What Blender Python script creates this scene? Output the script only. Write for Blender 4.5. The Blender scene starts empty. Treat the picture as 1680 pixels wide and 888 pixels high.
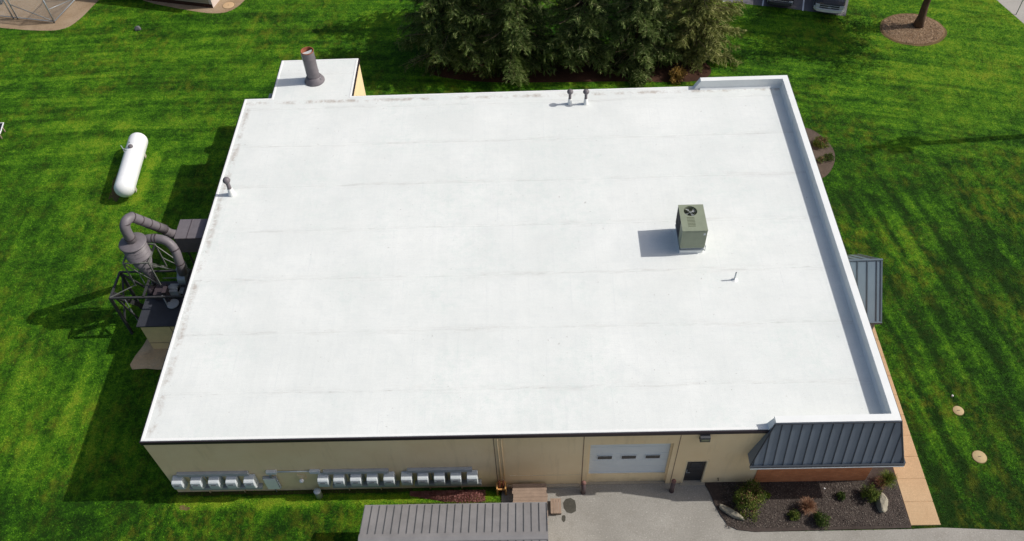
import bpy, math, random
import numpy as np
from mathutils import Vector, Matrix
R = math.radians
PI = math.pi
C = bpy.context.scene.collection

# ------------------------------------------------------------------ camera, sky, sun
FPX, CAM = 1416.1, (15.902, -16.941, 35.047)
YAW, PITCH, ROLL = -0.0382, 0.8752, -0.0531
def cam_axes():
    cy, sy = math.cos(YAW), math.sin(YAW); cp, sp = math.cos(PITCH), math.sin(PITCH)
    f = Vector((sy*cp, cy*cp, -sp)); r = Vector((cy, -sy, 0)); u = r.cross(f)
    return math.cos(ROLL)*r + math.sin(ROLL)*u, -math.sin(ROLL)*r + math.cos(ROLL)*u, f
AX = cam_axes()
def G(u, v, z=0.0):
    """photo pixel -> point of the place on the level z"""
    d = AX[2] + AX[0]*((u-840)/FPX) - AX[1]*((v-444)/FPX)
    t = (z-CAM[2])/d.z
    return Vector((CAM[0]+d.x*t, CAM[1]+d.y*t, z))
def GY(u, v, y=0.0):
    """photo pixel -> point of the place on the upright plane y"""
    d = AX[2] + AX[0]*((u-840)/FPX) - AX[1]*((v-444)/FPX)
    t = (y-CAM[1])/d.y
    return Vector((CAM[0]+d.x*t, y, CAM[2]+d.z*t))
cd = bpy.data.cameras.new('camera'); cam = bpy.data.objects.new('camera', cd); C.objects.link(cam)
m = Matrix((AX[0], AX[1], -AX[2])).transposed().to_4x4(); m.translation = Vector(CAM)
cam.matrix_world = m
cd.sensor_width = 36; cd.lens = 36*FPX/1680; cd.clip_start = .5; cd.clip_end = 1500
sc = bpy.context.scene; sc.camera = cam

SUN_AZ, SUN_EL = 86.4, 42.2
w = bpy.data.worlds.new('World'); sc.world = w; w.use_nodes = True
nt = w.node_tree; bg = nt.nodes['Background']
sky = nt.nodes.new('ShaderNodeTexSky'); sky.sky_type = 'NISHITA'; sky.sun_disc = False
sky.sun_elevation = R(SUN_EL); sky.sun_rotation = R(SUN_AZ); sky.altitude = 100
sky.air_density = 1.0; sky.dust_density = 4.0; sky.ozone_density = 1.0
nt.links.new(sky.outputs[0], bg.inputs[0]); bg.inputs[1].default_value = .115
sl = bpy.data.lights.new('sun', 'SUN'); sun = bpy.data.objects.new('sun', sl); C.objects.link(sun)
sl.energy = 4.15; sl.angle = R(.53); sl.color = (1, .955, .89)
tos = Vector((math.sin(R(SUN_AZ))*math.cos(R(SUN_EL)), math.cos(R(SUN_AZ))*math.cos(R(SUN_EL)), math.sin(R(SUN_EL))))
sun.rotation_euler = tos.to_track_quat('Z', 'Y').to_euler()
sc.view_settings.view_transform = 'Standard'; sc.view_settings.look = 'None'
sc.view_settings.exposure = -0.23; sc.view_settings.gamma = 1
sc.view_settings.use_curve_mapping = False

# ------------------------------------------------------------------ helpers
def tag(o, label=None, cat=None, group=None, kind=None):
    if label: o['label'] = label
    if cat: o['category'] = cat
    if group: o['group'] = group
    if kind: o['kind'] = kind
    return o
def thing(name, label, cat, loc=(0, 0, 0), rz=0, group=None):
    o = bpy.data.objects.new(name, None); C.objects.link(o)
    o.location = loc; o.rotation_euler = (0, 0, rz); o.empty_display_size = .2
    return tag(o, label, cat, group)
def relabel(o, label, cat=None, group=None):
    return tag(o, label, cat, group)
def copy_tree(o, parent=None):
    c = o.copy(); C.objects.link(c); c.parent = parent
    for ch in [x for x in bpy.data.objects if x.parent == o]:
        copy_tree(ch, c)
    return c
class MB:
    def __init__(s): s.v = []; s.f = []; s.sm = []; s.mi = []; s.cur = 0; s.pc = []; s.objs = []
    def add(s, vs, fs, smooth=False):
        n = len(s.v); s.v += [tuple(v) for v in vs]
        s.f += [tuple(i+n for i in f) for f in fs]; s.sm += [smooth]*len(fs); s.mi += [s.cur]*len(fs); s.pc += [len(s.v)]*len(fs); return s
    def mat(s, i): s.cur = i; return s
    def box(s, x0, x1, y0, y1, z0, z1, M=None):
        vs = [Vector(p) for p in ((x0,y0,z0),(x1,y0,z0),(x1,y1,z0),(x0,y1,z0),(x0,y0,z1),(x1,y0,z1),(x1,y1,z1),(x0,y1,z1))]
        if M is not None: vs = [M @ p for p in vs]
        return s.add(vs, [(0,3,2,1),(4,5,6,7),(0,1,5,4),(1,2,6,5),(2,3,7,6),(3,0,4,7)])
    def bbox(s, x0, x1, y0, y1, z0, z1, b=.02):
        """box with bevelled edges all round"""
        vs = []; 
        X = (x0, x0+b, x1-b, x1); Y = (y0, y0+b, y1-b, y1)
        def ring(z, i):  # octagon
            a = b if i else 2*b
            p = (0 if i else b)
            return [(x0+p+ (b if i else b*.6), y0+p, z), (x1-p-(b if i else b*.6), y0+p, z), (x1-p, y0+p+(b if i else b*.6), z), (x1-p, y1-p-(b if i else b*.6), z),
                    (x1-p-(b if i else b*.6), y1-p, z), (x0+p+(b if i else b*.6), y1-p, z), (x0+p, y1-p-(b if i else b*.6), z), (x0+p, y0+p+(b if i else b*.6), z)]
        rr = [ring(z0, 0), ring(z0+b, 1), ring(z1-b, 1), ring(z1, 0)]
        for q in rr: vs += q
        fs = [tuple(range(7, -1, -1)), tuple(range(24, 32))]
        for k in range(3):
            for i in range(8): fs.append((k*8+i, k*8+(i+1)%8, k*8+8+(i+1)%8, k*8+8+i))
        return s.add(vs, fs)
    def prism(s, poly, z0, z1):
        n = len(poly); vs = [(p[0], p[1], z0) for p in poly]+[(p[0], p[1], z1) for p in poly]
        fs = [tuple(range(n-1, -1, -1)), tuple(range(n, 2*n))]+[(i, (i+1)%n, n+(i+1)%n, n+i) for i in range(n)]
        return s.add(vs, fs)
    def tube(s, pts, r, n=12, caps=True, smooth=True):
        pts = [Vector(p) for p in pts]; rs = r if isinstance(r, (list, tuple)) else [r]*len(pts)
        vs = []; ref = None
        for i, p in enumerate(pts):
            t = (pts[min(i+1, len(pts)-1)]-pts[max(i-1, 0)]).normalized()
            if ref is None: ref = t.orthogonal().normalized()
            ref = (ref - t*ref.dot(t)).normalized(); b = t.cross(ref)
            for k in range(n):
                a = 2*PI*k/n; vs.append(p + (ref*math.cos(a)+b*math.sin(a))*rs[i])
        fs = []
        for i in range(len(pts)-1):
            for k in range(n): fs.append((i*n+k, i*n+(k+1)%n, (i+1)*n+(k+1)%n, (i+1)*n+k))
        s.add(vs, fs, smooth)
        if caps:
            N = len(s.v)-len(vs)
            s.f += [tuple(N+k for k in range(n-1, -1, -1)), tuple(N+len(vs)-n+k for k in range(n))]; s.sm += [False, False]; s.mi += [s.cur]*2; s.pc += [len(s.v)]*2
        return s
    def bar(s, a, b, w=.05, h=None):
        """square bar from a to b"""
        a = Vector(a); b = Vector(b); h = h or w; t = (b-a).normalized()
        u = Vector((0, 0, 1)); 
        if abs(t.z) > .95: u = Vector((0, 1, 0))
        x = t.cross(u).normalized(); y = x.cross(t)
        vs = [p + x*(i*w/2)+y*(j*h/2) for p in (a, b) for i, j in ((-1,-1),(1,-1),(1,1),(-1,1))]
        return s.add(vs, [(0,3,2,1),(4,5,6,7),(0,1,5,4),(1,2,6,5),(2,3,7,6),(3,0,4,7)])
    def lathe(s, prof, c=(0, 0, 0), n=24, smooth=True, cap=True):
        """prof: (r, z) pairs from bottom to top"""
        vs = [(c[0]+r*math.cos(2*PI*k/n), c[1]+r*math.sin(2*PI*k/n), c[2]+z) for r, z in prof for k in range(n)]
        fs = [(i*n+k, i*n+(k+1)%n, (i+1)*n+(k+1)%n, (i+1)*n+k) for i in range(len(prof)-1) for k in range(n)]
        s.add(vs, fs, smooth)
        if cap:
            N = len(s.v)-len(vs)
            s.f += [tuple(N+k for k in range(n-1, -1, -1)), tuple(N+len(vs)-n+k for k in range(n))]; s.sm += [False, False]; s.mi += [s.cur]*2; s.pc += [len(s.v)]*2
        return s
    def _one(s, name, mats, parent, label, faces):
        used = {}; vs = []; fs = []
        for k in faces:
            g = []
            for i in s.f[k]:
                if i not in used: used[i] = len(vs); vs.append(s.v[i])
                g.append(used[i])
            fs.append(tuple(g))
        me = bpy.data.meshes.new(name); me.from_pydata(vs, [], fs)
        me.polygons.foreach_set('use_smooth', [s.sm[k] for k in faces])
        for q in mats: me.materials.append(q)
        me.polygons.foreach_set('material_index', [s.mi[k] for k in faces]); me.update()
        o = bpy.data.objects.new(name, me); C.objects.link(o); o.parent = parent
        if label: o['label'] = label
        s.objs.append(o); return o
    def build(s, name, mat, parent=None, label=None, whole=False):
        """one mesh; pieces that do not touch each other become separate parts of the same kind"""
        mats = list(mat) if isinstance(mat, (list, tuple)) else [mat]
        pieces = {}
        for k, p in enumerate(s.pc): pieces.setdefault(p, []).append(k)
        keys = list(pieces)
        if parent is None or whole or len(keys) == 1 or len(keys) > 60:
            return s._one(name, mats, parent, label, range(len(s.f)))
        bb = []
        for k in keys:
            a = np.array([s.v[i] for f in pieces[k] for i in s.f[f]]); bb.append((a.min(0)-.012, a.max(0)+.012))
        par = list(range(len(keys)))
        def find(i):
            while par[i] != i: i = par[i]
            return i
        for i in range(len(keys)):
            for j in range(i):
                if (bb[i][0] <= bb[j][1]).all() and (bb[j][0] <= bb[i][1]).all(): par[find(i)] = find(j)
        cl = {}
        for i, k in enumerate(keys): cl.setdefault(find(i), []).extend(pieces[k])
        return [s._one(name, mats, parent, label, v) for v in cl.values()][0]
def np_mesh(name, verts, nper, mat, parent=None, smooth=False):
    """verts: (k*nper,3) array, each nper verts are one face"""
    verts = np.asarray(verts, dtype=np.float32).reshape(-1, 3); k = len(verts)//nper
    me = bpy.data.meshes.new(name)
    me.vertices.add(len(verts)); me.vertices.foreach_set('co', verts.ravel())
    me.loops.add(len(verts)); me.loops.foreach_set('vertex_index', np.arange(len(verts), dtype=np.int32))
    me.polygons.add(k); me.polygons.foreach_set('loop_start', np.arange(k, dtype=np.int32)*nper)
    me.polygons.foreach_set('loop_total', np.full(k, nper, dtype=np.int32))
    me.materials.append(mat); me.update(calc_edges=True)
    o = bpy.data.objects.new(name, me); C.objects.link(o); o.parent = parent
    return o
def L(c):  # sRGB 0-255 -> linear
    return tuple(((x/255)/12.92 if x <= 10 else (((x/255)+.055)/1.055)**2.4) for x in c)

class MN:
    """small node-tree writer"""
    def __init__(s, name, rough=.8, metal=0, spec=.3):
        s.m = bpy.data.materials.new(name); s.m.use_nodes = True; s.t = s.m.node_tree
        s.b = s.t.nodes['Principled BSDF']; s.b.inputs['Roughness'].default_value = rough
        s.b.inputs['Metallic'].default_value = metal; s.b.inputs['Specular IOR Level'].default_value = spec
        s.tc = None
    def n(s, typ, **k):
        q = s.t.nodes.new(typ)
        for a, b in k.items(): setattr(q, a, b)
        return q
    def lk(s, a, b): s.t.links.new(a, b)
    def co(s, scale=(1, 1, 1), kind='Object', rot=(0, 0, 0)):
        if s.tc is None: s.tc = s.n('ShaderNodeTexCoord')
        mp = s.n('ShaderNodeMapping'); mp.inputs['Scale'].default_value = scale; mp.inputs['Rotation'].default_value = rot
        s.lk(s.tc.outputs[kind], mp.inputs[0]); return mp.outputs[0]
    def noise(s, scale, detail=4, rough=.55, co=None, dist=0):
        q = s.n('ShaderNodeTexNoise'); q.inputs['Scale'].default_value = scale; q.inputs['Detail'].default_value = detail
        q.inputs['Roughness'].default_value = rough; q.inputs['Distortion'].default_value = dist
        s.lk(co if co is not None else s.co(), q.inputs['Vector']); return q.outputs['Fac']
    def math(s, op, a, b=None, c=None):
        q = s.n('ShaderNodeMath', operation=op)
        for i, x in enumerate((a, b, c)):
            if x is None: continue
            if isinstance(x, (int, float)): q.inputs[i].default_value = x
            else: s.lk(x, q.inputs[i])
        return q.outputs[0]
    def rng(s, x, a, b, c=0, d=1):
        q = s.n('ShaderNodeMapRange'); q.inputs[1].default_value = a; q.inputs[2].default_value = b
        q.inputs[3].default_value = c; q.inputs[4].default_value = d; s.lk(x, q.inputs[0]); return q.outputs[0]
    def mix(s, f, a, b, mode='MIX'):
        q = s.n('ShaderNodeMix', data_type='RGBA', blend_type=mode)
        for i, x in ((0, f), (6, a), (7, b)):
            if isinstance(x, (int, float)): q.inputs[i].default_value = x
            elif isinstance(x, tuple): q.inputs[i].default_value = (*x[:3], 1)
            else: s.lk(x, q.inputs[i])
        return q.outputs[2]
    def sep(s, kind='Object'):
        q = s.n('ShaderNodeSeparateXYZ'); s.lk(s.co(kind=kind), q.inputs[0]); return q.outputs
    def base(s, c):
        if isinstance(c, tuple): s.b.inputs['Base Color'].default_value = (*c[:3], 1)
        else: s.lk(c, s.b.inputs['Base Color'])
        return s
    def bump(s, h, strength=.3, dist=.02):
        q = s.n('ShaderNodeBump'); q.inputs['Strength'].default_value = strength; q.inputs['Distance'].default_value = dist
        s.lk(h, q.inputs['Height']); s.lk(q.outputs[0], s.b.inputs['Normal']); return s
def plain(name, col, rough=.6, metal=0, var=.18, scale=4, spec=.3, bump=0):
    a = MN(name, rough, metal, spec)
    n1 = a.noise(scale, 5, .65)
    d = tuple(x*(1-var) for x in col); l = tuple(min(1, x*(1+var)) for x in col)
    a.base(a.mix(a.rng(n1, .3, .7), d, l))
    if bump: a.bump(a.noise(scale*6, 4), bump, .01)
    return a.m
M = {}
# white roof membrane
a = MN('roof_membrane', .55, 0, .25)
x, y, z = a.sep('Object')
n_big = a.noise(.35, 5, .6); n_mid = a.noise(1.6, 6, .65)
streak = a.noise(1, 5, .6, a.co((.5, 3.2, 1)))
speck = a.noise(7, 3, .6)
col = a.mix(a.rng(n_big, .35, .7), L((221, 225, 222)), L((232, 235, 232)))
col = a.mix(a.rng(n_mid, .5, .72, 0, .3), col, L((208, 214, 213)))
col = a.mix(a.rng(streak, .52, .78, 0, .3), col, L((218, 222, 221)))
# lap seams across (every 3.05 m) with dirt caught on them, and down the slope (every 1.9 m)
wav = a.math('MULTIPLY', a.math('SUBTRACT', a.noise(.25, 2), .5), .12)
ys = a.math('ADD', a.math('ADD', y, .9), wav)
ym = a.math('PINGPONG', ys, 1.525)
row = a.math('FLOOR', a.math('DIVIDE', ys, 3.05))
dirtn = a.rng(a.noise(1, 6, .8, a.co((.55, 4.5, 1))), .5, .68)
col = a.mix(a.math('MULTIPLY', a.math('MULTIPLY', a.rng(ym, .0, .3, 1, 0), dirtn), .34), col, L((160, 153, 146)))
dirtn2 = a.rng(a.noise(1, 4, .7, a.co((1.6, 14, 1))), .56, .7)
col = a.mix(a.math('MULTIPLY', a.math('MULTIPLY', a.rng(ym, .0, .12, 1, 0), dirtn2), .45), col, L((138, 130, 122)))
col = a.mix(a.math('MULTIPLY', a.rng(ym, .008, .03, 1, 0), a.rng(a.noise(.8, 3), .46, .64, .0, .22)), col, L((184, 188, 188)))
xs = a.math('ADD', x, a.math('MULTIPLY', row, .71))
xm = a.math('PINGPONG', a.math('ADD', xs, a.math('MULTIPLY', a.math('SUBTRACT', a.noise(.3, 2), .5), .12)), .95)
col = a.mix(a.math('MULTIPLY', a.rng(xm, .008, .03, 1, 0), a.rng(a.noise(.7, 4, .6), .42, .66, .0, .26)), col, L((200, 206, 208)))
xm2 = a.math('PINGPONG', a.math('ADD', xs, .2), .31)
col = a.mix(a.math('MULTIPLY', a.rng(xm2, .0, .06, 1, 0), a.rng(a.noise(.9, 4, .65), .5, .7, .0, .22)), col, L((206, 212, 214)))
# fine combed weave and greenish ponding films
col = a.mix(a.rng(a.noise(1, 4, .7, a.co((1.2, 18, 1))), .45, .75, 0, .22), col, L((206, 212, 213)))
col = a.mix(a.rng(a.noise(1, 4, .7, a.co((18, 1.2, 1))), .5, .8, 0, .16), col, L((208, 214, 216)))
col = a.mix(a.math('MULTIPLY', a.rng(a.noise(.28, 3, .5), .46, .62), a.rng(a.noise(2.4, 6, .8), .45, .66, 0, .42)), col, L((202, 216, 211)))
sp = a.math('MULTIPLY', a.rng(a.noise(5, 2, .5), .7, .76), a.rng(a.noise(.5, 2), .5, .65))
col = a.mix(a.math('MULTIPLY', sp, .5), col, L((120, 112, 104)))
sp2 = a.rng(a.noise(9, 2, .5), .735, .78)
col = a.mix(a.math('MULTIPLY', sp2, .35), col, L((118, 108, 98)))
col = a.mix(a.rng(a.noise(38, 2, .6), .48, .68, 0, .3), col, L((186, 188, 186)))
# grime ring round the edges of the field
ex = a.math('MINIMUM', a.math('ABSOLUTE', a.math('SUBTRACT', x, .35)), a.math('ABSOLUTE', a.math('SUBTRACT', y, 21.0)))
grime = a.math('MULTIPLY', a.rng(ex, .02, .22, 1, 0), a.rng(a.noise(1.3, 6, .8), .45, .62))
col = a.mix(a.math('MULTIPLY', grime, .62), col, L((148, 128, 112)))
a.base(col)
hh = a.math('ADD', a.math('MULTIPLY', a.rng(ym, .0, .05, 1, 0), .5), a.math('ADD', a.math('MULTIPLY', a.noise(2.2, 5), .8), a.math('MULTIPLY', a.rng(xm2, 0, .12, 1, 0), .12)))
a.bump(hh, .32, .03); M['roof'] = a.m
M['edge'] = plain('white_edge_membrane', L((232, 234, 232)), .5, var=.03, scale=1.5)
M['parapet'] = plain('white_parapet_skin', L((228, 231, 230)), .5, var=.04, scale=1.2)
M['trim'] = plain('dark_brown_trim', L((50, 42, 48)), .45, var=.1)
# stucco
a = MN('tan_stucco', .9, 0, .15)
x, y, z = a.sep()
c = a.mix(a.rng(a.noise(.5, 6, .65), .3, .7), L((236, 210, 166)), L((244, 222, 182)))
c = a.mix(a.rng(a.noise(1, 5, .6, a.co((3, 3, .35))), .55, .8, 0, .35), c, L((186, 166, 130)))
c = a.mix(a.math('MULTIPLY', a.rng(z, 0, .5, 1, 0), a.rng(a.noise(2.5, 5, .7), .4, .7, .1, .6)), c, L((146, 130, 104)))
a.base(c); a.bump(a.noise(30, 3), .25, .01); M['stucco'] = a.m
M['joint'] = plain('joint_seal', L((150, 128, 106)), .8)  # darker tan of the wall and panel joints themselves
M['lighttan'] = plain('pale_tan_paint', L((222, 206, 172)), .7, var=.06)
# brick
a = MN('red_brick', .85, 0, .2)
bt = a.n('ShaderNodeTexBrick'); bt.inputs['Scale'].default_value = 1; bt.inputs['Brick Width'].default_value = .2; bt.inputs['Row Height'].default_value = .075
bt.inputs['Mortar Size'].default_value = .008; bt.inputs['Color1'].default_value = (*L((226, 142, 92)), 1); bt.inputs['Color2'].default_value = (*L((206, 122, 78)), 1)
bt.inputs['Mortar'].default_value = (*L((176, 140, 108)), 1)
x, y, z = a.sep(); cb = a.n('ShaderNodeCombineXYZ'); a.lk(a.math('ADD', x, y), cb.inputs[0]); a.lk(z, cb.inputs[1]); a.lk(cb.outputs[0], bt.inputs['Vector'])
a.base(a.mix(a.rng(a.noise(3, 5), .4, .75, 0, .4), bt.outputs[0], L((160, 88, 54)))); a.bump(bt.outputs['Fac'], -.3, .01); M['brick'] = a.m
# metals
M['slate'] = plain('slate_grey_metal', L((112, 124, 138)), .42, .0, .07, .8, .5)
M['slate_rib'] = plain('slate_grey_rib', L((52, 60, 70)), .42, .0, .06, 2, .5)
M['canopy_rib'] = plain('blue_grey_rib', L((90, 104, 114)), .42, .0, .07, 1.2, .5)
M['canopy'] = plain('blue_grey_metal', L((112, 130, 142)), .42, .0, .07, 1.2, .5)
M['greymetal'] = plain('weathered_grey_metal', L((132, 130, 130)), .5, .0, .12, 1.5, .4)
M['greyrib'] = plain('weathered_grey_rib', L((92, 94, 96)), .5, .0, .1, 2, .4)
M['duct'] = plain('purple_grey_duct', L((108, 103, 107)), .5, .0, .13, 3, .4)
M['ductdark'] = plain('duct_seam', L((70, 62, 66)), .5, .0, .1)
M['steel'] = plain('dark_frame_steel', L((66, 66, 68)), .5, .2, .25, 5)
M['steelg'] = plain('grey_brace_steel', L((112, 114, 110)), .5, .2, .15, 5)
M['darktop'] = plain('dark_box_roof', L((58, 60, 66)), .55, 0, .18, 2)
M['galv'] = plain('galvanised', L((150, 158, 164)), .4, .4, .1, 5, .5)
M['lightgrey'] = plain('light_grey_enamel', L((196, 203, 206)), .7, 0, .05, 3, .4)
M['panelgrey'] = plain('pale_green_grey_panel', L((224, 230, 226)), .6, 0, .04)
M['sandpanel'] = plain('sand_yellow_panels', L((240, 212, 158)), .8, 0, .08, 2)
M['cover'] = plain('tan_cast_cover', L((176, 158, 120)), .9, 0, .12, 8)
M['midgrey'] = plain('mid_grey_enamel', L((160, 165, 168)), .75, 0, .08, 3, .4)
M['darkgrey'] = plain('dark_grey_enamel', L((74, 76, 80)), .5, 0, .12, 3)
M['black'] = plain('black_cavity', (.012, .012, .014), .6)
M['olive'] = plain('olive_green_enamel', L((134, 142, 122)), .5, 0, .07, 3, .4)
M['olive_d'] = plain('olive_louvre', L((98, 104, 82)), .5, 0, .1, 3, .4)
M['whitepaint'] = plain('white_tank_paint', L((233, 235, 236)), .35, 0, .06, 2, .5)
M['rust'] = plain('rusty_steel', L((150, 92, 68)), .9, 0, .35, 6, bump=.4)
M['door_white'] = plain('white_door_panel', L((218, 224, 226)), .5, 0, .04, 1.5)
M['door_dark'] = plain('dark_bronze_door', L((44, 44, 48)), .4, 0, .1, 3, .5)
M['glass'] = plain('dark_glass', L((36, 40, 48)), .25, 0, .1, 2, .5)
M['bollcap'] = plain('faded_red_cap', L((122, 90, 84)), .8, 0, .25, 8)
M['bollard'] = plain('maroon_grey_steel', L((88, 74, 76)), .6, 0, .2, 6)
# concrete and paving
def paving(name, c1, c2, c3, sc_=9, cr=0):
    a = MN(name, .9, 0, .2)
    c = a.mix(a.rng(a.noise(.5, 5, .6), .35, .68), c1, c2)
    c = a.mix(a.rng(a.noise(1.7, 6, .7), .52, .74, 0, .5), c, c3)
    c = a.mix(a.rng(a.noise(sc_*4, 2, .6), .3, .7, 0, .5), c, tuple(k*.62 for k in c1))
    c = a.mix(a.rng(a.noise(sc_*3, 2, .6), .62, .72, 0, .5), c, tuple(min(1, k*1.45) for k in c2))
    if cr:
        vo = a.n('ShaderNodeTexVoronoi', feature='DISTANCE_TO_EDGE'); vo.inputs['Scale'].default_value = cr
        ad = a.n('ShaderNodeVectorMath', operation='ADD'); nn = a.n('ShaderNodeTexNoise'); nn.inputs['Scale'].default_value = 2
        a.lk(a.co(), nn.inputs['Vector']); a.lk(a.co(), ad.inputs[0]); a.lk(nn.outputs['Color'], ad.inputs[1]); a.lk(ad.outputs[0], vo.inputs['Vector'])
        c = a.mix(a.rng(vo.outputs['Distance'], .0, .006, .5, 0), c, tuple(k*.4 for k in c1))
    a.base(c); a.bump(a.noise(sc_*5, 3), .35, .01); return a.m
M['drive'] = paving('driveway_chip_paving', L((150, 147, 140)), L((168, 165, 158)), L((130, 126, 116)), 5)
M['road'] = paving('road_paving', L((168, 164, 158)), L((182, 178, 172)), L((150, 146, 140)), 5)
M['lot'] = paving('parking_asphalt', L((104, 102, 106)), L((124, 122, 126)), L((92, 90, 92)), 5)
M['walk'] = paving('tan_concrete_walk', L((190, 160, 124)), L((204, 176, 140)), L((178, 148, 114)), 8)
M['concrete'] = paving('concrete', L((168, 160, 144)), L((186, 178, 162)), L((146, 134, 116)), 8)
M['stained'] = paving('stained_concrete', L((214, 194, 160)), L((200, 168, 128)), L((120, 86, 60)), 3)
M['gravel'] = paving('tan_gravel', L((148, 126, 100)), L((172, 152, 128)), L((104, 84, 64)), 3)
M['bark'] = paving('brown_bark_mulch', L((128, 100, 74)), L((160, 134, 106)), L((88, 66, 48)), 3)
M['mulch'] = paving('dark_mulch', L((66, 58, 54)), L((86, 77, 72)), L((42, 37, 34)), 3)
M['greymulch'] = paving('grey_brown_mulch', L((84, 73, 65)), L((108, 95, 86)), L((56, 47, 40)), 3)
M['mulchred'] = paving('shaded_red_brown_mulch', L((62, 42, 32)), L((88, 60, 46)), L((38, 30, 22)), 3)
M['dirt'] = paving('bare_dirt', L((96, 84, 52)), L((126, 106, 74)), L((56, 66, 26)), 4)
M['weedy'] = paving('weedy_soil', L((52, 62, 24)), L((80, 76, 40)), L((36, 52, 14)), 4)
M['patch'] = paving('dark_asphalt_patch', L((74, 72, 66)), L((90, 88, 80)), L((60, 58, 52)), 5)
M['wood'] = plain('brown_deck_boards', L((152, 132, 116)), .85, 0, .15, 3, bump=.3)
M['oldwood'] = plain('grey_weathered_wood', L((122, 110, 96)), .9, 0, .2, 3, bump=.3)
M['barkt'] = plain('tree_bark', L((88, 70, 56)), .95, 0, .3, 6, bump=.8)
M['twig'] = plain('grey_dead_twigs', L((138, 122, 102)), .95, 0, .3, 6)
M['barkd'] = plain('dark_conifer_bark', L((58, 46, 38)), .95, 0, .3, 6, bump=.8)
M['rock'] = plain('pale_boulder', L((150, 144, 128)), .9, 0, .3, 3, bump=.9)
M['orange'] = plain('tan_orange_paint', L((196, 150, 92)), .7, 0, .15, 6)
def foliage(name, c1, c2, c3, scale=1.2, tl=.25):
    a = MN(name, .65, 0, .2)
    g = a.n('ShaderNodeNewGeometry')
    c = a.mix(a.rng(a.noise(scale, 4, .6), .36, .64), c1, c2)
    c = a.mix(a.rng(g.outputs['Random Per Island'], .55, 1, 0, .85), c, c3)
    a.base(c)
    tr = a.n('ShaderNodeBsdfTranslucent'); a.lk(c, tr.inputs[0])
    ms = a.n('ShaderNodeMixShader'); ms.inputs[0].default_value = tl
    out = a.t.nodes['Material Output']
    a.lk(a.b.outputs[0], ms.inputs[1]); a.lk(tr.outputs[0], ms.inputs[2]); a.lk(ms.outputs[0], out.inputs[0])
    return a.m
M['pine'] = foliage('olive_pine_needles', L((50, 74, 32)), L((98, 120, 56)), L((154, 164, 104)), .9)
M['pine2'] = foliage('green_pine_needles', L((58, 80, 36)), L((104, 126, 62)), L((160, 168, 110)), .9)
M['pine3'] = foliage('yellow_olive_needles', L((96, 106, 50)), L((136, 142, 78)), L((172, 170, 112)), .9)
M['leaf'] = foliage('spring_leaves', L((92, 116, 52)), L((116, 138, 66)), L((134, 146, 84)))
M['shrub'] = foliage('green_shrub_leaves', L((62, 84, 30)), L((96, 116, 44)), L((140, 142, 70)), 3)
M['shrubd'] = foliage('dark_green_shrub_leaves', L((44, 66, 26)), L((70, 92, 36)), L((104, 116, 56)), 3)
M['lime'] = foliage('lime_green_leaves', L((98, 128, 36)), L((122, 146, 50)), L((144, 150, 70)), 3)
M['redgrass'] = foliage('russet_grass_blades', L((124, 88, 68)), L((158, 118, 92)), L((186, 156, 126)), 3)
M['redleaf'] = foliage('red_brown_groundcover', L((136, 84, 78)), L((170, 118, 112)), L((190, 146, 134)), 3)
M['tuft'] = foliage('lawn_blades', L((44, 92, 12)), L((74, 126, 20)), L((96, 140, 30)), 1)

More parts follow.
